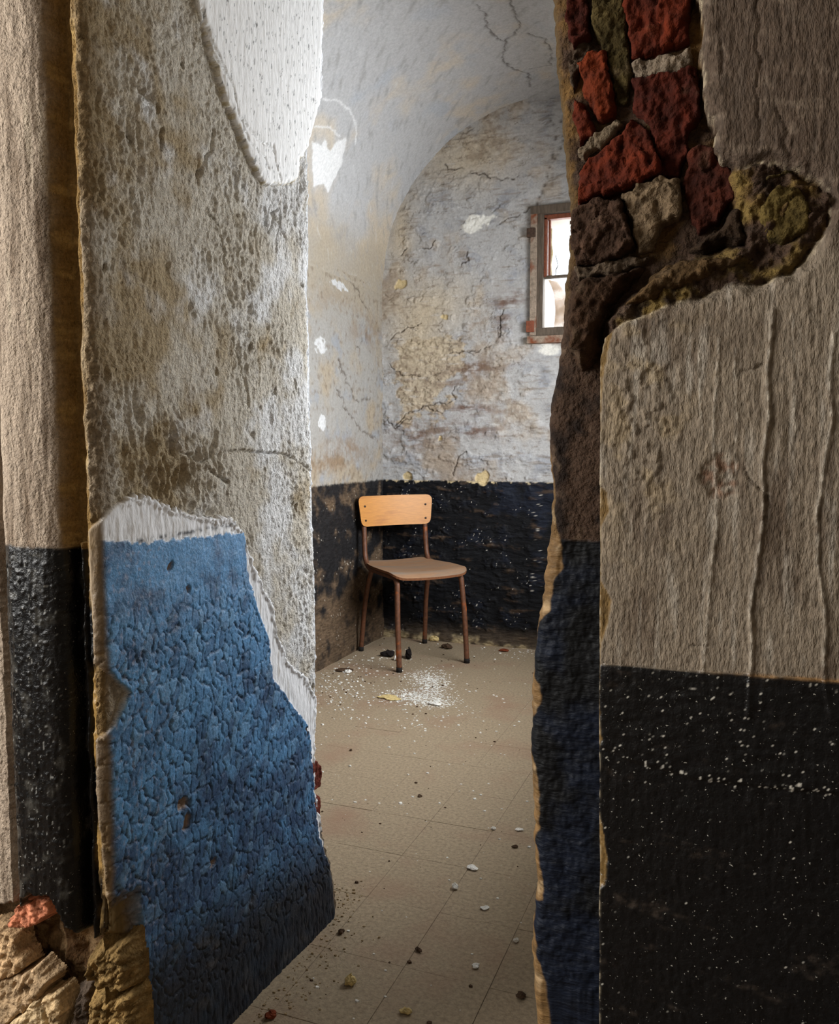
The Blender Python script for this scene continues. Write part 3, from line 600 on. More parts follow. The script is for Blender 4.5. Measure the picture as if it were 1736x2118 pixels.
C = mixc(C, L(232, 230, 222), sst(.45, .75, blob(975, 470, 30, 16)+.7*blob(1010, 450, 40, 10)+blob(1140, 722, 30, 16)+.35*n3))
for px, py, rx, ry in ((828, 585, 18, 13), (995, 988, 20, 18), (843, 985, 14, 10), (912, 905, 6, 4), (920, 655, 12, 8)):
    mm = sst(.5, .62, blob(px, py, rx, ry)+.2*n3); C = mixc(C, L(200, 180, 138), mm); h = h-.007*mm
cracks = [[(1165, 230), (1163, 300), (1135, 350), (1120, 400), (1108, 425), (1080, 440), (1030, 462)], [(918, 338), (925, 352), (945, 348), (960, 345)], [(975, 358), (1000, 360), (1030, 372), (1060, 370), (1075, 362)],
          [(868, 515), (885, 515), (900, 500)], [(955, 545), (970, 540), (968, 520)], [(1140, 240), (1150, 290), (1140, 330)], [(808, 700), (840, 680), (870, 670)], [(820, 880), (840, 860), (880, 840), (915, 856)],
          [(800, 870), (820, 885), (850, 862)], [(930, 730), (985, 728), (1015, 715)], [(1030, 680), (1034, 700), (1040, 640)], [(880, 840), (940, 830), (938, 810), (945, 800)], [(805, 755), (830, 775), (870, 780)],
          [(940, 985), (945, 950), (965, 935)], [(830, 530), (838, 515)]]
for ln in cracks:
    dd = dline(U+.020*fbm(U, V, 22, 4, 331), V+.020*fbm(U, V, 22, 4, 332), bw(ln)); k = np.exp(-(dd/.0030)**2)*sst(-.35, .1, n3+.2)
    h = h-.008*k; C = mixc(C, L(76, 64, 54), k*.8)
dado = sst(.005, -.005, V-ZD+.006*n3-.02*np.maximum(0, n2-.2))
blk = np.zeros_like(C); blk[:] = L(18, 19, 22); blk = mixc(blk, L(24, 28, 38), sst(.1, .5, n2+.6*sst(-1.35, -1.05, U)*sst(.5, .8, V)))
blk = mixc(blk, L(84, 68, 54), sst(.18, .6, hs+.35*n3)*.7); blk = mixc(blk, L(120, 104, 86), sst(.12, .0, V+.03*n2)*.45)
blk = mixc(blk, L(204, 198, 186), sst(.55, .66, n4+.5*n2)*.9)
blk = mixc(blk, L(196, 178, 140), sst(.5, .7, n3+.9*np.exp(-((V-ZD)/.018)**2)-.35))
blk = mixc(blk, L(176, 158, 122), sst(.030, .0, V-.02*n3-.02)*sst(.0, .3, n2+.2)*.8)
h = h+dado*.004*hs
C = C*(1-dado[..., None])+blk*dado[..., None]
mm = sst(.5, .62, blob(995, 990, 20, 18)+.2*n3); C = mixc(C, L(200, 180, 138), mm)
Pg = np.stack([X, YB-h, Z], -1)
WB = tag(empty('wall_end', (XC, YB, 0)), 'flaking grey whitewashed end wall of the cell with black painted dado', 'wall', kind='structure')
fx = (xs[:-1]+xs[1:])/2; fz = (zs[:-1]+zs[1:])/2
hole = (fx[None] > WX0) & (fx[None] < WX1) & (fz[:, None] > WZ0) & (fz[:, None] < WZ1)
F_d = fmask(dado > .5)
under(grid_obj('whitewash_coat', Pg, C, 'cell_whitewash', mask=~F_d & ~hole), WB)
under(grid_obj('black_dado_paint', Pg, C, 'dusty_black_paint', mask=F_d), WB)
under(boxes('window_reveal', [(WX0-.2, YB+.02, WZ0-.2, WX0, YB+.4, WZ1+.2), (WX1, YB+.02, WZ0-.2, WX1+.2, YB+.4, WZ1+.2), (WX0, YB+.02, WZ0-.2, WX1, YB+.4, WZ0), (WX0, YB+.02, WZ1, WX1, YB+.4, WZ1+.2)], 'plain_render'), WB)

# ------------------------------------------------------------------ cell left wall
ys = steps((YR-.02, 3.1, .03), (3.1, YB+.04, .0045)); zs = steps((0, ZS+.03, .0048))
Yg, Z = np.meshgrid(ys, zs); U, V = Yg+20, Z
lw = lambda l: pts(l, 0, XL, (1, 2))+np.array([[20, 0]])
wu = U+.03*fbm(U, V, 12, 4, 401); wv = V+.03*fbm(U, V, 12, 4, 402)
def blobL(px, py, ru, rz):
    c = lw([(px, py)])[0]; return np.exp(-(((wu-c[0])/ru)**2+((wv-c[1])/rz)**2))
n1 = fbm(U, V, 3, 4, 403); n2 = fbm(U, V, 10, 4, 405); n3 = fbm(U, V, 34, 4, 407); n4 = fbm(U, V, 80, 3, 409); vs_ = fbm(U, V*.4, 26, 4, 411)
h = .008*fbm(U, V, 2.5, 3, 413)+.005*fbm(U, V, 14, 4, 415)+.0025*fbm(U, V, 50, 3, 417)
h = h*sst(ZS+.01, ZS-.12, V)
C = np.zeros(Yg.shape+(3,)); C[:] = L(150, 147, 142); C = mixc(C, L(156, 144, 126), sst(-.1, .4, n1+.4*n2)); C = mixc(C, L(142, 144, 147), sst(.1, .5, fbm(U, V, 6, 4, 419)))
C = mixc(C, L(122, 98, 74), np.clip(blobL(720, 640, .35, .05)+blobL(690, 600, .2, .05)+blobL(760, 690, .2, .06)+blobL(720, 930, .25, .06)+blobL(680, 960, .3, .04), 0, 1)*sst(-.4, .4, n2+.6*n3)*.7)
C = mixc(C, L(158, 148, 132), sst(ZS-.30, ZS, V+.06*n2)*.9)
C = mixc(C, L(196, 196, 196), sst(.55, .62, blobL(702, 592, .12, .02)+blobL(667, 872, .045, .05)+.8*blobL(664, 715, .10, .06)+.35*n3))
C = mixc(C, L(104, 88, 72), sst(.1, .5, fbm(U, V*.7, 40, 4, 421)+.3*n1)*.5)
C = mixc(C, L(116, 96, 76), sst(.25, .7, vs_*.7+.5*n3)*.5)
for ln in ([(700, 745), (720, 790), (735, 830), (765, 825)], [(740, 720), (765, 680)], [(705, 560), (740, 600), (760, 640)], [(690, 790), (720, 850), (750, 890), (775, 905)]):
    k = np.exp(-(dline(U+.05*fbm(U, V, 22, 4, 431), V+.02*fbm(U, V, 22, 4, 432), lw(ln))/.005)**2)*sst(-.3, .1, n3+.1); h = h-.008*k; C = mixc(C, L(76, 62, 50), k*.8)
dado = sst(.006, -.006, V-ZD+.01*n3)
blk = np.zeros_like(C); blk[:] = L(30, 29, 30); blk = mixc(blk, L(92, 76, 60), sst(.0, .55, n1*.6+n2+.45*sst(.6, .2, V))); blk = mixc(blk, L(190, 184, 172), sst(.55, .66, n4+.5*n2)*.8)
C = C*(1-dado[..., None])+blk*dado[..., None]
F_d = fmask(dado > .5); Pg = np.stack([XL+h, Yg, Z], -1)
WC = tag(empty('wall_left', (XL, 2.9, 0)), 'stained cream and grey left wall of the cell with dusty black dado', 'wall', kind='structure')
under(grid_obj('whitewash_coat', Pg, C, 'cell_whitewash', mask=~F_d, flip=True), WC)
under(grid_obj('black_dado_paint', Pg, C, 'dusty_black_paint', mask=F_d, flip=True), WC)

# ------------------------------------------------------------------ barrel vault
th = steps((-.03, 2.1, .0062), (2.1, math.pi, .06)); ys = steps((YR-.02, 2.75, .05), (2.75, YB+.04, .0058))
T, Yg = np.meshgrid(th, ys); U, V = Yg+40, T*RV
h = .012*fbm(U, V, 2, 3, 501)+.003*fbm(U, V, 12, 4, 503)+.0016*fbm(U, V, 45, 3, 505)
h = h*sst(-.01, .12, V)
n1 = fbm(U, V, 2.4, 4, 507); n2 = fbm(U, V, 9, 4, 509); st = fbm(U+V, (U-V)*.25, 24, 4, 511)
C = np.zeros(T.shape+(3,)); C[:] = L(184, 184, 185); C = mixc(C, L(198, 188, 174), sst(.0, .5, n1+.4*n2)); C = mixc(C, L(178, 181, 186), sst(.1, .5, fbm(U, V, 5, 4, 513)))
C = mixc(C, L(186, 170, 146), sst(.55, .1, V)*sst(-.3, .3, n1+.5*n2)*.8); C = mixc(C, L(158, 148, 132), sst(.35, .0, V+.06*n2)*.9); C = mixc(C, L(150, 148, 146), sst(.1, .5, st)*.6); C = mixc(C, L(206, 206, 206), sst(.25, .6, -st)*.4)
def vt(l):     # sight line meets the vault
    out = []
    for x, y in l:
        qd = _F+(x-868)/FPX*_r-(y-1059)/FPX*_U
        ox = -XC; oz = CAM_H-ZS; a = qd[0]**2+qd[2]**2; b = ox*qd[0]+oz*qd[2]; c = ox*ox+oz*oz-RV*RV
        tt_ = (-b+math.sqrt(max(0, b*b-a*c)))/a; p = _C+qd*tt_
        out.append((p[1]+40, RV*math.atan2(p[2]-ZS, -(p[0]-XC))))
    return np.array(out)
for ln in ([(1052, 0), (1072, 40), (1070, 65), (1045, 83), (1040, 120), (1060, 142), (1092, 150), (1098, 178)], [(985, 10), (1005, 35), (1008, 60), (1030, 80), (1045, 83)], [(1092, 70), (1125, 80), (1142, 110), (1138, 135), (1100, 140)], [(1165, 230), (1163, 170)]):
    k = np.exp(-(dline(U+.02*fbm(U, V, 22, 4, 521), V+.02*fbm(U, V, 22, 4, 522), vt(ln))/.0036)**2); h = h-.005*k; C = mixc(C, L(84, 76, 70), k*.75)
wu = U+.01*fbm(U, V, 30, 3, 531); wv = V+.01*fbm(U, V, 30, 3, 532)
for pp in ([(645, 290), (664, 300), (672, 285), (680, 312), (700, 290), (718, 283), (705, 340), (690, 370), (678, 398), (668, 380), (648, 385)],):
    C = mixc(C, L(226, 226, 226), sst(-.004, .004, sdist(wu, wv, vt(pp))))
for ln in ([(668, 205), (700, 208), (725, 230), (738, 265), (735, 300)], [(650, 262), (680, 262), (702, 282)]):
    C = mixc(C, L(224, 224, 224), np.exp(-(dline(wu, wv, vt(ln))/.005)**2)*.8)
Pg = np.stack([XC-(RV-h)*np.cos(T), Yg, ZS+(RV-h)*np.sin(T)], -1)
CE = tag(empty('ceiling', (XC, 2.9, ZS)), 'cracked grey whitewashed barrel vault over the cell', 'ceiling', kind='structure')
under(grid_obj('vault_plaster', Pg, C, 'cell_whitewash', flip=False), CE)

# ------------------------------------------------------------------ cell right wall with a side window added for light, wall over the door, front room shell
SY0, SY1, SZ0, SZ1 = 2.1, 3.5, .98, 1.80
wr = boxes('wall_right', [(XR, YR, 0, XR+.25, SY0, ZS), (XR, SY1, 0, XR+.25, YB+.3, ZS), (XR, SY0, 0, XR+.25, SY1, SZ0), (XR, SY0, SZ1, XR+.25, SY1, ZS)], 'plain_render')
tag(wr, 'plain rendered right wall of the cell with an added wide window opening', 'wall', kind='structure')
wo = boxes('wall_doorway_head', [(XV-.05, YF-.01, ZH, -.1, YR, FZ1), (FX0, YF-.01, ZH, XV-.05, YR, FZ1), (-.1, YF-.01, ZH, FX1, YR, FZ1)], 'plain_render')
tag(wo, 'plain plastered wall above the doorway opening', 'wall', kind='structure')
shell = [('wall_front_left', 'left wall of the front room with an added wide window opening', [(FX0-.2, FY0, 0, FX0, YF, .85), (FX0-.2, FY0, 2.45, FX0, YF, FZ1), (FX0-.2, FY0, .85, FX0, -1.5, 2.45), (FX0-.2, .45, .85, FX0, YF, 2.45)]),  # unseen window opening, added to light the front from the left
         ('wall_front_back', 'plain wall of the front room behind the viewer', [(FX0, FY0-.2, 0, FX1, FY0, FZ1)]),
         ('wall_front_right', 'plain right wall of the front room', [(FX1, FY0, 0, FX1+.2, YF+.1, FZ1)]),
         ('ceiling_front', 'flat ceiling of the front room', [(FX0-.2, FY0-.2, FZ1, FX1+.2, YR, FZ1+.15)])]
for nm, lb, bl_ in shell: tag(boxes(nm, bl_, 'plain_render'), lb, nm.split('_')[0], kind='structure')

# ------------------------------------------------------------------ floor: bedding with cement tiles laid on it
FL = tag(empty('floor', (XC, 2.5, 0)), 'dusty brown tiled floor scattered with plaster crumbs', 'floor', kind='structure')
under(boxes('floor_bedding', [(FX0-.2, FY0-.2, -.12, FX1+.2, YB+.3, -.0016)], 'floor_dirt'), FL)
TX, TY, GAP = .177, .2095, .0008
tv = [(-TX/2+GAP/2, -TY/2+GAP/2), (TX/2-GAP/2, -TY/2+GAP/2), (TX/2-GAP/2, TY/2-GAP/2), (-TX/2+GAP/2, TY/2-GAP/2)]
b_ = .0004
tile_me = bpy.data.meshes.new('tile')
tile_me.from_pydata([(x, y, -.02) for x, y in tv]+[(x, y, -b_) for x, y in tv]+[(x-math.copysign(b_*1.2, x), y-math.copysign(b_*1.2, y), 0) for x, y in tv], [],
                    [(0, 1, 5, 4), (1, 2, 6, 5), (2, 3, 7, 6), (3, 0, 4, 7), (4, 5, 9, 8), (5, 6, 10, 9), (6, 7, 11, 10), (7, 4, 8, 11), (8, 9, 10, 11)])
tile_me.materials.append(MATS['cement_tile'])
# floor tiles share one mesh: colour comes from where each tile lies
m = MATS['cement_tile']; N = m.node_tree.nodes; K = m.node_tree.links
geo = N.new('ShaderNodeNewGeometry'); mp = [n for n in N if n.type == 'MAPPING'][0]
K.new(geo.outputs['Position'], mp.inputs['Vector'])
for i in range(-7, 4):
    for j in range(-4, 13):
        cx = -.602+TX*(i+.5); cy = 1.685+TY*(j+.5)
        if cy+TY/2 < YR: ok = cx > XV-.05-TX/2 and cx < -.1
        else: ok = cx+TX/2 > XL and cx-TX/2 < XR and cy-TY/2 < YB
        if not ok: continue
        o = bpy.data.objects.new('tile', tile_me); COL.objects.link(o)
        o.location = (cx, cy, random.uniform(-.0004, .0004)); o.rotation_euler = (random.gauss(0, .0012), random.gauss(0, .0012), 0)
        under(o, FL)

# ------------------------------------------------------------------ windows
W1_ = tag(empty('window_1', (WX0, YB, WZ0)), 'small weathered wooden window with dusty cracked panes in the end wall', 'window', kind='structure')
def win(nm, bl_, mt, parent=W1_, root=W1_, bev=.002):
    o = boxes(nm, bl_, mt, bevel=bev); under(o, root)
    if parent is not root:
        o.parent = parent; o.matrix_parent_inverse = Matrix.Translation(-Vector(root.location)) if parent.type == 'EMPTY' else Matrix.Identity(4)
    return o
y0 = YB-.012
ZM = bw([(1148, 571)])[0][1]
win('frame_post', [(WX0-.012, y0-.012, WZ0-.01, WX0+.020, y0+.05, WZ1+.012)], 'weathered_sill')
win('frame_post', [(WX0+.020, y0, WZ0-.005, WX0+.050, y0+.06, WZ1-.02)], 'window_wood')
win('frame_post', [(WX1-.05, y0, WZ0-.005, WX1+.012, y0+.06, WZ1-.02)], 'window_wood')
win('frame_head', [(WX0-.012, y0-.014, WZ1-.022, WX1+.012, y0+.06, WZ1+.016)], 'window_wood')
win('frame_bottom', [(WX0-.004, y0-.010, WZ0-.014, WX1+.012, y0+.06, WZ0+.026)], 'window_wood')
win('sill', [(WX0-.020, y0-.030, WZ0-.050, WX1+.03, y0+.05, WZ0-.015)], 'weathered_sill')
win('sash_stile', [(WX0+.050, y0+.014, ZM, WX0+.064, y0+.05, WZ1-.036)], 'red_painted_wood')
win('sash_rail', [(WX0+.050, y0+.014, WZ1-.046, WX1-.05, y0+.05, WZ1-.024)], 'red_painted_wood')
win('glazing_bead', [(WX0+.068, y0+.03, ZM, WX0+.078, y0+.05, WZ1-.046)], 'red_painted_wood')
win('glazing_bar', [(WX0+.05, y0+.018, ZM-.006, WX1-.05, y0+.05, ZM+.006)], 'window_wood')
win('hinge', [(WX0-.028, y0-.024, WZ1-.130, WX0+.014, y0, WZ1-.088)], 'rusty_iron')
win('hinge', [(WX0-.026, y0-.024, WZ0+.006, WX0+.012, y0, WZ0+.060)], 'red_painted_wood')
win('pane', [(WX0+.05, y0+.036, ZM, WX1-.05, y0+.040, WZ1-.03)], 'dusty_glass', bev=0)
win('pane', [(WX0+.05, y0+.036, WZ0+.02, WX1-.05, y0+.040, ZM)], 'dusty_glass', bev=0)
def slab(nm, poly, y, th_, mt, root):
    n = len(poly); v = [(x, y, z) for x, z in poly]+[(x, y+th_, z) for x, z in poly]
    f = [tuple(range(n)), tuple(reversed(range(n, 2*n)))]+[(i, i+n, (i+1) % n+n, (i+1) % n) for i in range(n)]
    return under(mesh_obj(nm, v, f, mt, smooth=False), root)
slab('glass_shard', bw([(1131, 576), (1150, 580), (1166, 602), (1190, 622), (1190, 676), (1143, 676), (1146, 640), (1143, 606), (1137, 588)]), y0+.046, .004, 'grimy_glass', W1_)
slab('glass_crack', bw([(1147, 513), (1148, 530), (1152, 547), (1148, 555), (1147, 569), (1148.2, 569), (1149.4, 556), (1153.2, 547.5), (1149.4, 530)]), y0+.034, .002, 'screw_metal', W1_)
slab('mortar_bead', bw([(1137, 468), (1140, 470), (1139, 500), (1142, 520), (1138, 545), (1140, 569), (1132, 569), (1134, 530), (1133, 490), (1134, 468)]), y0+.042, .006, 'ochre_crumb', W1_)
W2_ = tag(empty('added_window', (XR, SY0, SZ0)), 'plain wooden window, unseen and added for daylight, in the right wall of the cell', 'window', kind='structure')  # out of view, added so daylight enters the cell from the right
xa, xb = XR+.10, XR+.15
for nm, bl_ in (('frame_post', (xa, SY0, SZ0, xb, SY0+.05, SZ1)), ('frame_post', (xa, SY1-.05, SZ0, xb, SY1, SZ1)), ('frame_head', (xa, SY0, SZ1-.05, xb, SY1, SZ1)), ('frame_bottom', (xa, SY0, SZ0, xb, SY1, SZ0+.05)), ('mullion', (xa, (SY0+SY1)/2-.02, SZ0, xb, (SY0+SY1)/2+.02, SZ1))):
    win(nm, [bl_], 'window_wood', W2_, W2_)

# ================================================================== OBJECTS
def tube(name, path, r, mat, parent, nseg=12, sub=8, radii=None):
    """round tube along a smoothed path (local coordinates of the parent)"""
    p = np.array(path, float); n = len(p); P = []
    for i in range(n-1):
        p0 = p[max(i-1, 0)]; p1 = p[i]; p2 = p[i+1]; p3 = p[min(i+2, n-1)]
        for t in np.linspace(0, 1, sub, endpoint=False):
            P.append(.5*((2*p1)+(-p0+p2)*t+(2*p0-5*p1+4*p2-p3)*t*t+(-p0+3*p1-3*p2+p3)*t**3))
    P.append(p[-1]); P = np.array(P); T = np.gradient(P, axis=0); T /= np.linalg.norm(T, axis=1)[:, None]
    ref = np.array([1., .13, .07]); V = []; F = []
    for k, (q, t) in enumerate(zip(P, T)):
        a = np.cross(t, ref); a /= np.linalg.norm(a); b = np.cross(t, a)
        for s in range(nseg):
            an = 2*math.pi*s/nseg; V.append(q+r*(math.cos(an)*a+math.sin(an)*b))
    m = len(P)
    for k in range(m-1):
        for s in range(nseg): F.append((k*nseg+s, k*nseg+(s+1) % nseg, (k+1)*nseg+(s+1) % nseg, (k+1)*nseg+s))
    F.append(tuple(reversed(range(nseg)))); F.append(tuple(range((m-1)*nseg, m*nseg)))
    return mesh_obj(name, V, F, mat, parent)
def bend(a, b, c, rad, n=5):
    """corner a-b-c rounded with radius about rad"""
    a, b, c = map(lambda v: np.array(v, float), (a, b, c)); u = (a-b)/np.linalg.norm(a-b); w_ = (c-b)/np.linalg.norm(c-b)
    s = b+u*rad; e = b+w_*rad
    return [tuple((1-t)**2*s+2*t*(1-t)*b+t*t*e) for t in np.linspace(0, 1, n)]

CH_ROT = math.radians(48)
chair = tag(empty('chair', (-1.483, 3.752, 0)), 'old school chair with orange plywood backrest and rusty tube legs in the corner', 'chair')
chair.rotation_euler.z = CH_ROT        # local x: sideways, local y: towards its back
R_T = .0125
for sx in (-1, 1):
    top = (sx*.168, .212, .765); up = (sx*.170, .196, .58); bb = (sx*.172, .180, .430); ff = (sx*.168, -.178, .424); ft = (sx*.178, -.220, .012)
    path = [top, (sx*.169, .205, .68), up]+bend(up, bb, ff, .08)+[(sx*.171, .02, .427)]+bend(bb, ff, ft, .045)+[(sx*.176, -.200, .22), ft]
    tube('frame_tube', path, R_T, 'rusted_brown_tube', chair)
    leg = [(sx*.160, .130, .424), (sx*.170, .185, .26), (sx*.180, .222, .012)]
    tube('rear_leg', leg, R_T*.95, 'rusted_brown_tube', chair)
    tube('foot_cap', [ft[:2]+(.022,), ft[:2]+(0,)], R_T*1.12, 'black_rubber', chair, sub=2)
    tube('foot_cap', [leg[-1][:2]+(.022,), leg[-1][:2]+(0,)], R_T*1.08, 'black_rubber', chair, sub=2)
tube('crossbar', [(-.17, -.12, .421), (0, -.12, .419), (.17, -.12, .421)], .009, 'rusted_brown_tube', chair)
tube('crossbar', [(-.165, .13, .421), (0, .13, .419), (.165, .13, .421)], .009, 'rusted_brown_tube', chair)
def plate(name, outline, surf, thick, mat, parent, rings=10):
    """thin shaped board: outline (n,2), surf(u,v)->point, normal thickness"""
    c = outline.mean(0); n = len(outline); V = []; F = []
    rr = np.linspace(0.05, 1, rings)
    for side in (1, 0):
        for k, r in enumerate(rr):
            for q in outline: V.append(surf(*(c+r*(q-c)), side*thick))
    ring = lambda s, k: s*rings*n+k*n
    for k in range(rings-1):
        for j in range(n):
            j2 = (j+1) % n
            F.append((ring(0, k)+j, ring(0, k)+j2, ring(0, k+1)+j2, ring(0, k+1)+j)[::-1])
            F.append((ring(1, k)+j, ring(1, k)+j2, ring(1, k+1)+j2, ring(1, k+1)+j))
    F.append(tuple(ring(0, 0)+j for j in range(n))); F.append(tuple(ring(1, 0)+j for j in reversed(range(n))))
    body = mesh_obj(name, V, F, mat, parent)
    E = []; EF = []
    for s in (0, 1):
        for j in range(n): E.append(V[ring(s, rings-1)+j])
    for j in range(n): EF.append((j, (j+1) % n, n+(j+1) % n, n+j))
    body2 = mesh_obj('plywood_edge', E, EF, 'plywood_edge', body, smooth=False)
    return body
def rounded(corners, rads, k=7):
    out = []; n = len(corners)
    for i in range(n):
        out += [p[:2] for p in bend((*corners[i-1], 0), (*corners[i], 0), (*corners[(i+1) % n], 0), rads[i], k)]
    # densify the straight runs
    res = []
    for i in range(len(out)):
        a = np.array(out[i]); b = np.array(out[(i+1) % len(out)]); m = max(1, int(np.linalg.norm(b-a)/.02))
        for t in range(m): res.append(a+(b-a)*t/m)
    return np.array(res)
seat_o = rounded([(-.198, -.215), (.198, -.215), (.205, -.02), (.168, .205), (-.168, .205), (-.205, -.02)], [.06, .06, .10, .05, .05, .10])
def seat_s(u, v, t):
    z = .443+.010*(abs(u)/.2)**2-.006*math.cos(u*9)*max(0, (.1-abs(v+.02))*10)*.6
    z += .010*max(0, (v-.08)/.12)**2-.020*max(0, (-v-.15)/.065)**2
    return (u, v, z-.011+t)
seat = plate('seat', seat_o, seat_s, .011, 'worn_plywood', chair)
bk_o = rounded([(-.190, .0), (.190, .0), (.206, .150), (-.206, .150)], [.032, .032, .034, .034])
def back_s(u, v, t):
    y = .190+.10*v-.022*(u/.19)**2+.020
    return (u, y-t, .630+v)
backrest = plate('backrest', bk_o, back_s, .011, 'varnished_plywood', chair)
for u, v in ((-.168, .100), (.168, .100), (-.166, .030), (.166, .030)):
    p = back_s(u, v, .0115); n = 12
    Vs = [(p[0]+.0055*math.cos(2*math.pi*k/n), p[1]-dz, p[2]+.0055*math.sin(2*math.pi*k/n)) for dz in (-.004, .0016) for k in range(n)]+[(p[0], p[1]-.0026, p[2])]
    Fs = [(k, (k+1) % n, n+(k+1) % n, n+k) for k in range(n)]+[(n+k, n+(k+1) % n, 2*n) for k in range(n)]
    mesh_obj('screw', Vs, Fs, 'screw_metal', backrest)

# -- single crumbs and lumps lying on the floor
def lump(name, px, py, size, flat, mat, label, cat, seed, group=None, aspect=1.0, rot=0.):
    p = pl(px, py, 2, 0); r = np.random.default_rng(seed)
    nu, nv = 14, 8; V = []; F = []
    ph = r.random(6)*6.28
    for i in range(nv+1):
        a = math.pi*i/nv
        for j in range(nu):
            b = 2*math.pi*j/nu
            k = 1+.22*math.sin(2*b+ph[0])+.14*math.sin(3*b+ph[1]+a)+.10*math.sin(5*b+ph[2])*math.sin(a*2+ph[3])
            x = size*k*math.sin(a)*math.cos(b)*aspect; y = size*k*math.sin(a)*math.sin(b); z = size*flat*(math.cos(a)+.0)*(1+.2*math.sin(3*b+ph[4]))
            V.append((x*math.cos(rot)-y*math.sin(rot), x*math.sin(rot)+y*math.cos(rot), max(z, -size*flat*.6)))
    V = [(x+r.normal(0, .07)*size, y+r.normal(0, .07)*size, z*(1+r.normal(0, .16))) for x, y, z in V]
    zmin = min(v[2] for v in V); V = [(x, y, z-zmin) for x, y, z in V]
    for i in range(nv):
        for j in range(nu): F.append((i*nu+j, (i+1)*nu+j, (i+1)*nu+(j+1) % nu, i*nu+(j+1) % nu))
    o = mesh_obj(name, V, F, mat, None, smooth=False, loc=(p[0], p[1], .0005))
    return tag(o, label, cat, group)
lumps = [
    ('plaster_chip', 941, 1838, .0085, .8, 'white_flake', 'largest round white plaster chip, lying on the long floor joint', 'plaster chip', 1, 1.0, 0),
    ('mortar_lump', 725, 2036, .013, .8, 'ochre_crumb', 'pale yellow crumbling mortar lump near the blue wall foot', 'mortar lump', 2, .7, .4),
    ('mortar_crumb', 840, 2096, .008, .6, 'ochre_crumb', 'small flat yellow mortar crumb at the bottom middle of the floor', 'mortar crumb', 3, 1.3, 0),
    ('plaster_chip', 1003, 1880, .0075, .35, 'white_flake', 'flat white plaster chip between the two long floor joints', 'plaster chip', 4, 1.3, 0),
    ('plaster_chip', 984, 2000, .007, .45, 'white_flake', 'white plaster chip near the bottom, left of the right long joint', 'plaster chip', 5, 1.2, .5),
    ('plaster_cluster', 977, 1797, .011, .35, 'white_flake', 'whitish crushed plaster crumb just beyond the round white chip', 'plaster chip', 6, 1.2, .2),
    ('pebble', 869, 1648, .0062, .5, 'dark_grit', 'dark brown pebble alone in the middle of the doorway floor', 'pebble', 7, 1.3, 0),
    ('pebble', 866, 1967, .0062, .5, 'dark_grit', 'dark pebble with pale side beside the near end of the long joint', 'pebble', 8, 1.3, -.4),
    ('plaster_chip', 1068, 1948, .006, .7, 'white_flake', 'small bright white chip on the rightmost long floor joint', 'plaster chip', 9, 1, 0),
    ('pebble', 1066, 1753, .0062, .5, 'dark_grit', 'dark pit spot shaped as a lump by the right wall with white chips beyond it', 'pebble', 10, 1.3, 0),  # a pit spot in the floor, modelled as a small dark lump
    ('plaster_chip', 1021, 1716, .006, .7, 'white_flake', 'small white chip at the far end of the long floor joint', 'plaster chip', 11, 1, 0),
    ('plaster_chip', 1074, 1718, .008, .4, 'white_flake', 'flat white chip close to the ochre edge of the right wall', 'plaster chip', 12, 1.2, .3),
    ('brick_crumb', 706, 1930, .0065, .6, 'dark_grit', 'dark reddish crumb beside the crumbled foot of the left wall', 'crumb', 13, 1.2, .5),
    ('brick_crumb', 561, 2104, .009, .6, 'red_crumb', 'red brick crumb at the bottom left of the floor', 'crumb', 14, 1.3, .4),
    ('brick_crumb', 1078, 2062, .008, .5, 'dark_grit', 'dark crumb at the bottom right of the floor', 'crumb', 15, 1.4, -.4),
    ('plaster_flake', 806, 1444, .030, .12, 'ochre_crumb', 'flat cream plaster flake at the left of the white powder patch', 'plaster flake', 16, 1.6, .2),
    ('brick_crumb', 1043, 1347, .016, .4, 'red_crumb', 'orange brick crumb at the foot of the end wall near the right edge', 'crumb', 17, 1.8, 0),
    ('mortar_lump', 925, 1342, .022, .6, 'dark_grit', 'brown mortar lump between the chair leg and the end wall', 'mortar lump', 18, 1.2, 0),
    ('mortar_lump', 897, 1326, .020, .7, 'ochre_crumb', 'pale mortar lump against the end wall behind the chair', 'mortar lump', 19, 1.4, 0),
    ('charred_lump', 803, 1358, .026, .6, 'sooty_cloth', 'black charred lump left of the nearest chair leg', 'debris', 20, 1.2, .3),
    ('charred_shard', 846, 1362, .026, 1.0, 'sooty_cloth', 'pointed black shard just right of the nearest chair leg', 'debris', 21, .7, .5),
    ('plaster_chip', 820, 1366, .014, .9, 'white_flake', 'white chip leaning on the black lump under the chair', 'plaster chip', 22, .8, 0),
    ('plaster_chip', 720, 1391, .016, .4, 'white_flake', 'white flake on the floor by the left wall of the cell', 'plaster chip', 23, 1.2, 0),
    ('plaster_chip', 900, 1458, .016, .4, 'white_flake', 'bluish white chip at the near edge of the powder patch', 'plaster chip', 24, 1.5, 0),
    ('mud_lump', 712, 1388, .022, .3, 'dark_grit', 'flat dark mud lump by the left wall of the cell', 'debris', 25, 1.6, .2)]
for nm, px, py, sz, fl_, mt, lb, ct, sd, asp, rt in lumps: lump(nm, px, py, sz, fl_, mt, lb, ct, sd, None, asp, rt)

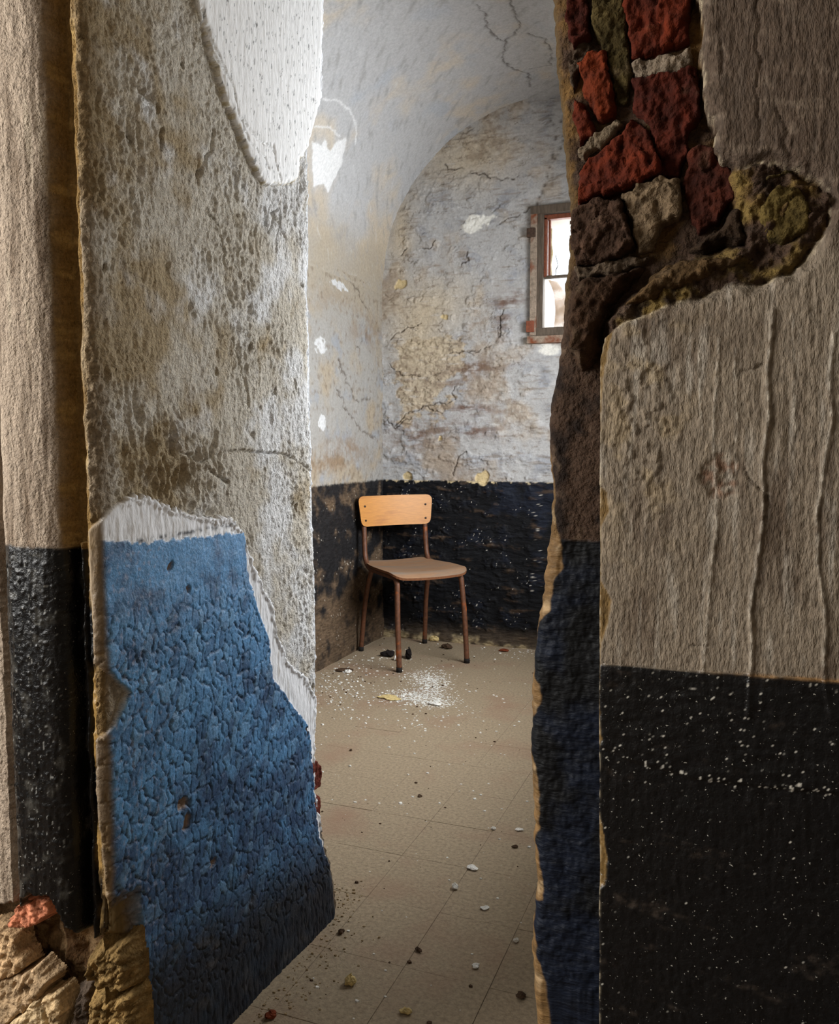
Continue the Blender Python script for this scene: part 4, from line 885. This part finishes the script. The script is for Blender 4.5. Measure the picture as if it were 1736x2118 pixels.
# -- uncountable crumbs: thin broken flakes joined by colour
def scatter(name, pos, smin, smax, mat, label, cat, flat=.3):
    V = []; F = []
    for x, y in pos:
        s = smin+(smax-smin)*random.random()**3; n = random.choice((4, 5, 6)); a0 = random.random()*6.28; b = len(V)
        asp = random.uniform(.5, 1); tx, ty = random.gauss(0, .15), random.gauss(0, .15); hh = s*flat*random.uniform(.6, 1.5)
        ring = [(s*math.cos(a0+6.283*k/n)*random.uniform(.7, 1.1), s*asp*math.sin(a0+6.283*k/n)*random.uniform(.7, 1.1)) for k in range(n)]
        for u, v in ring: V.append((x+u, y+v, 0.0004))
        for u, v in ring: V.append((x+u*.8, y+v*.8, .0004+hh+abs(u*tx+v*ty)))
        F.append(tuple(b+n+k for k in range(n)))
        for k in range(n): F.append((b+k, b+(k+1) % n, b+n+(k+1) % n, b+n+k))
    o = mesh_obj(name, V, F, mat, None, smooth=False); tag(o, label, cat, kind='stuff'); return o
def spread(px, py, sx, sy, n):
    out = []
    for _ in range(n):
        p = pl(px+random.gauss(0, sx), min(max(py+random.gauss(0, sy), 1325), 2300), 2, 0)
        if XL+.02 < p[0] < XR-.02 and YR < p[1] < YB-.02: out.append(p[:2])
    return out
def even(n, y0=.95, y1=YB-.03):
    out = []
    while len(out) < n:
        x = random.uniform(XL+.02, XR-.05); y = random.uniform(y0, y1)
        if y < YR and not (XV+.03 < x < -.24): continue
        out.append((x, y))
    return out
powder = spread(895, 1415, 20, 15, 1500)+spread(850, 1440, 30, 8, 1100)+spread(900, 1452, 24, 6, 700)+spread(865, 1400, 22, 8, 400)
scatter('plaster_powder', powder, .0010, .0060, 'white_flake', 'patch of white plaster powder on the floor in front of the chair', 'plaster dust', .15)
crumbs = spread(710, 1400, 45, 28, 420)+spread(700, 1440, 40, 20, 160)+spread(860, 1480, 70, 28, 160)+spread(800, 1360, 60, 20, 120)+spread(1080, 1350, 40, 6, 90)+even(520)
scatter('plaster_crumbs', crumbs, .0012, .0075, 'white_flake', 'scattered white plaster crumbs all over the tiled floor', 'plaster dust', .3)
scatter('dark_grit', spread(710, 1400, 50, 30, 90)+even(330), .0012, .0065, 'dark_grit', 'scattered dark grit all over the tiled floor', 'grit', .5)
sand = [(XV+.03+abs(random.gauss(0, .05)), random.uniform(1.0, YR)) for _ in range(420)]+[(XV+random.uniform(-.06, .05), YR+abs(random.gauss(0, .05))) for _ in range(160)]
scatter('mortar_sand', sand, .0008, .0042, 'tan_sand', 'yellowish mortar sand along the foot of the blue wall', 'sand', .5)
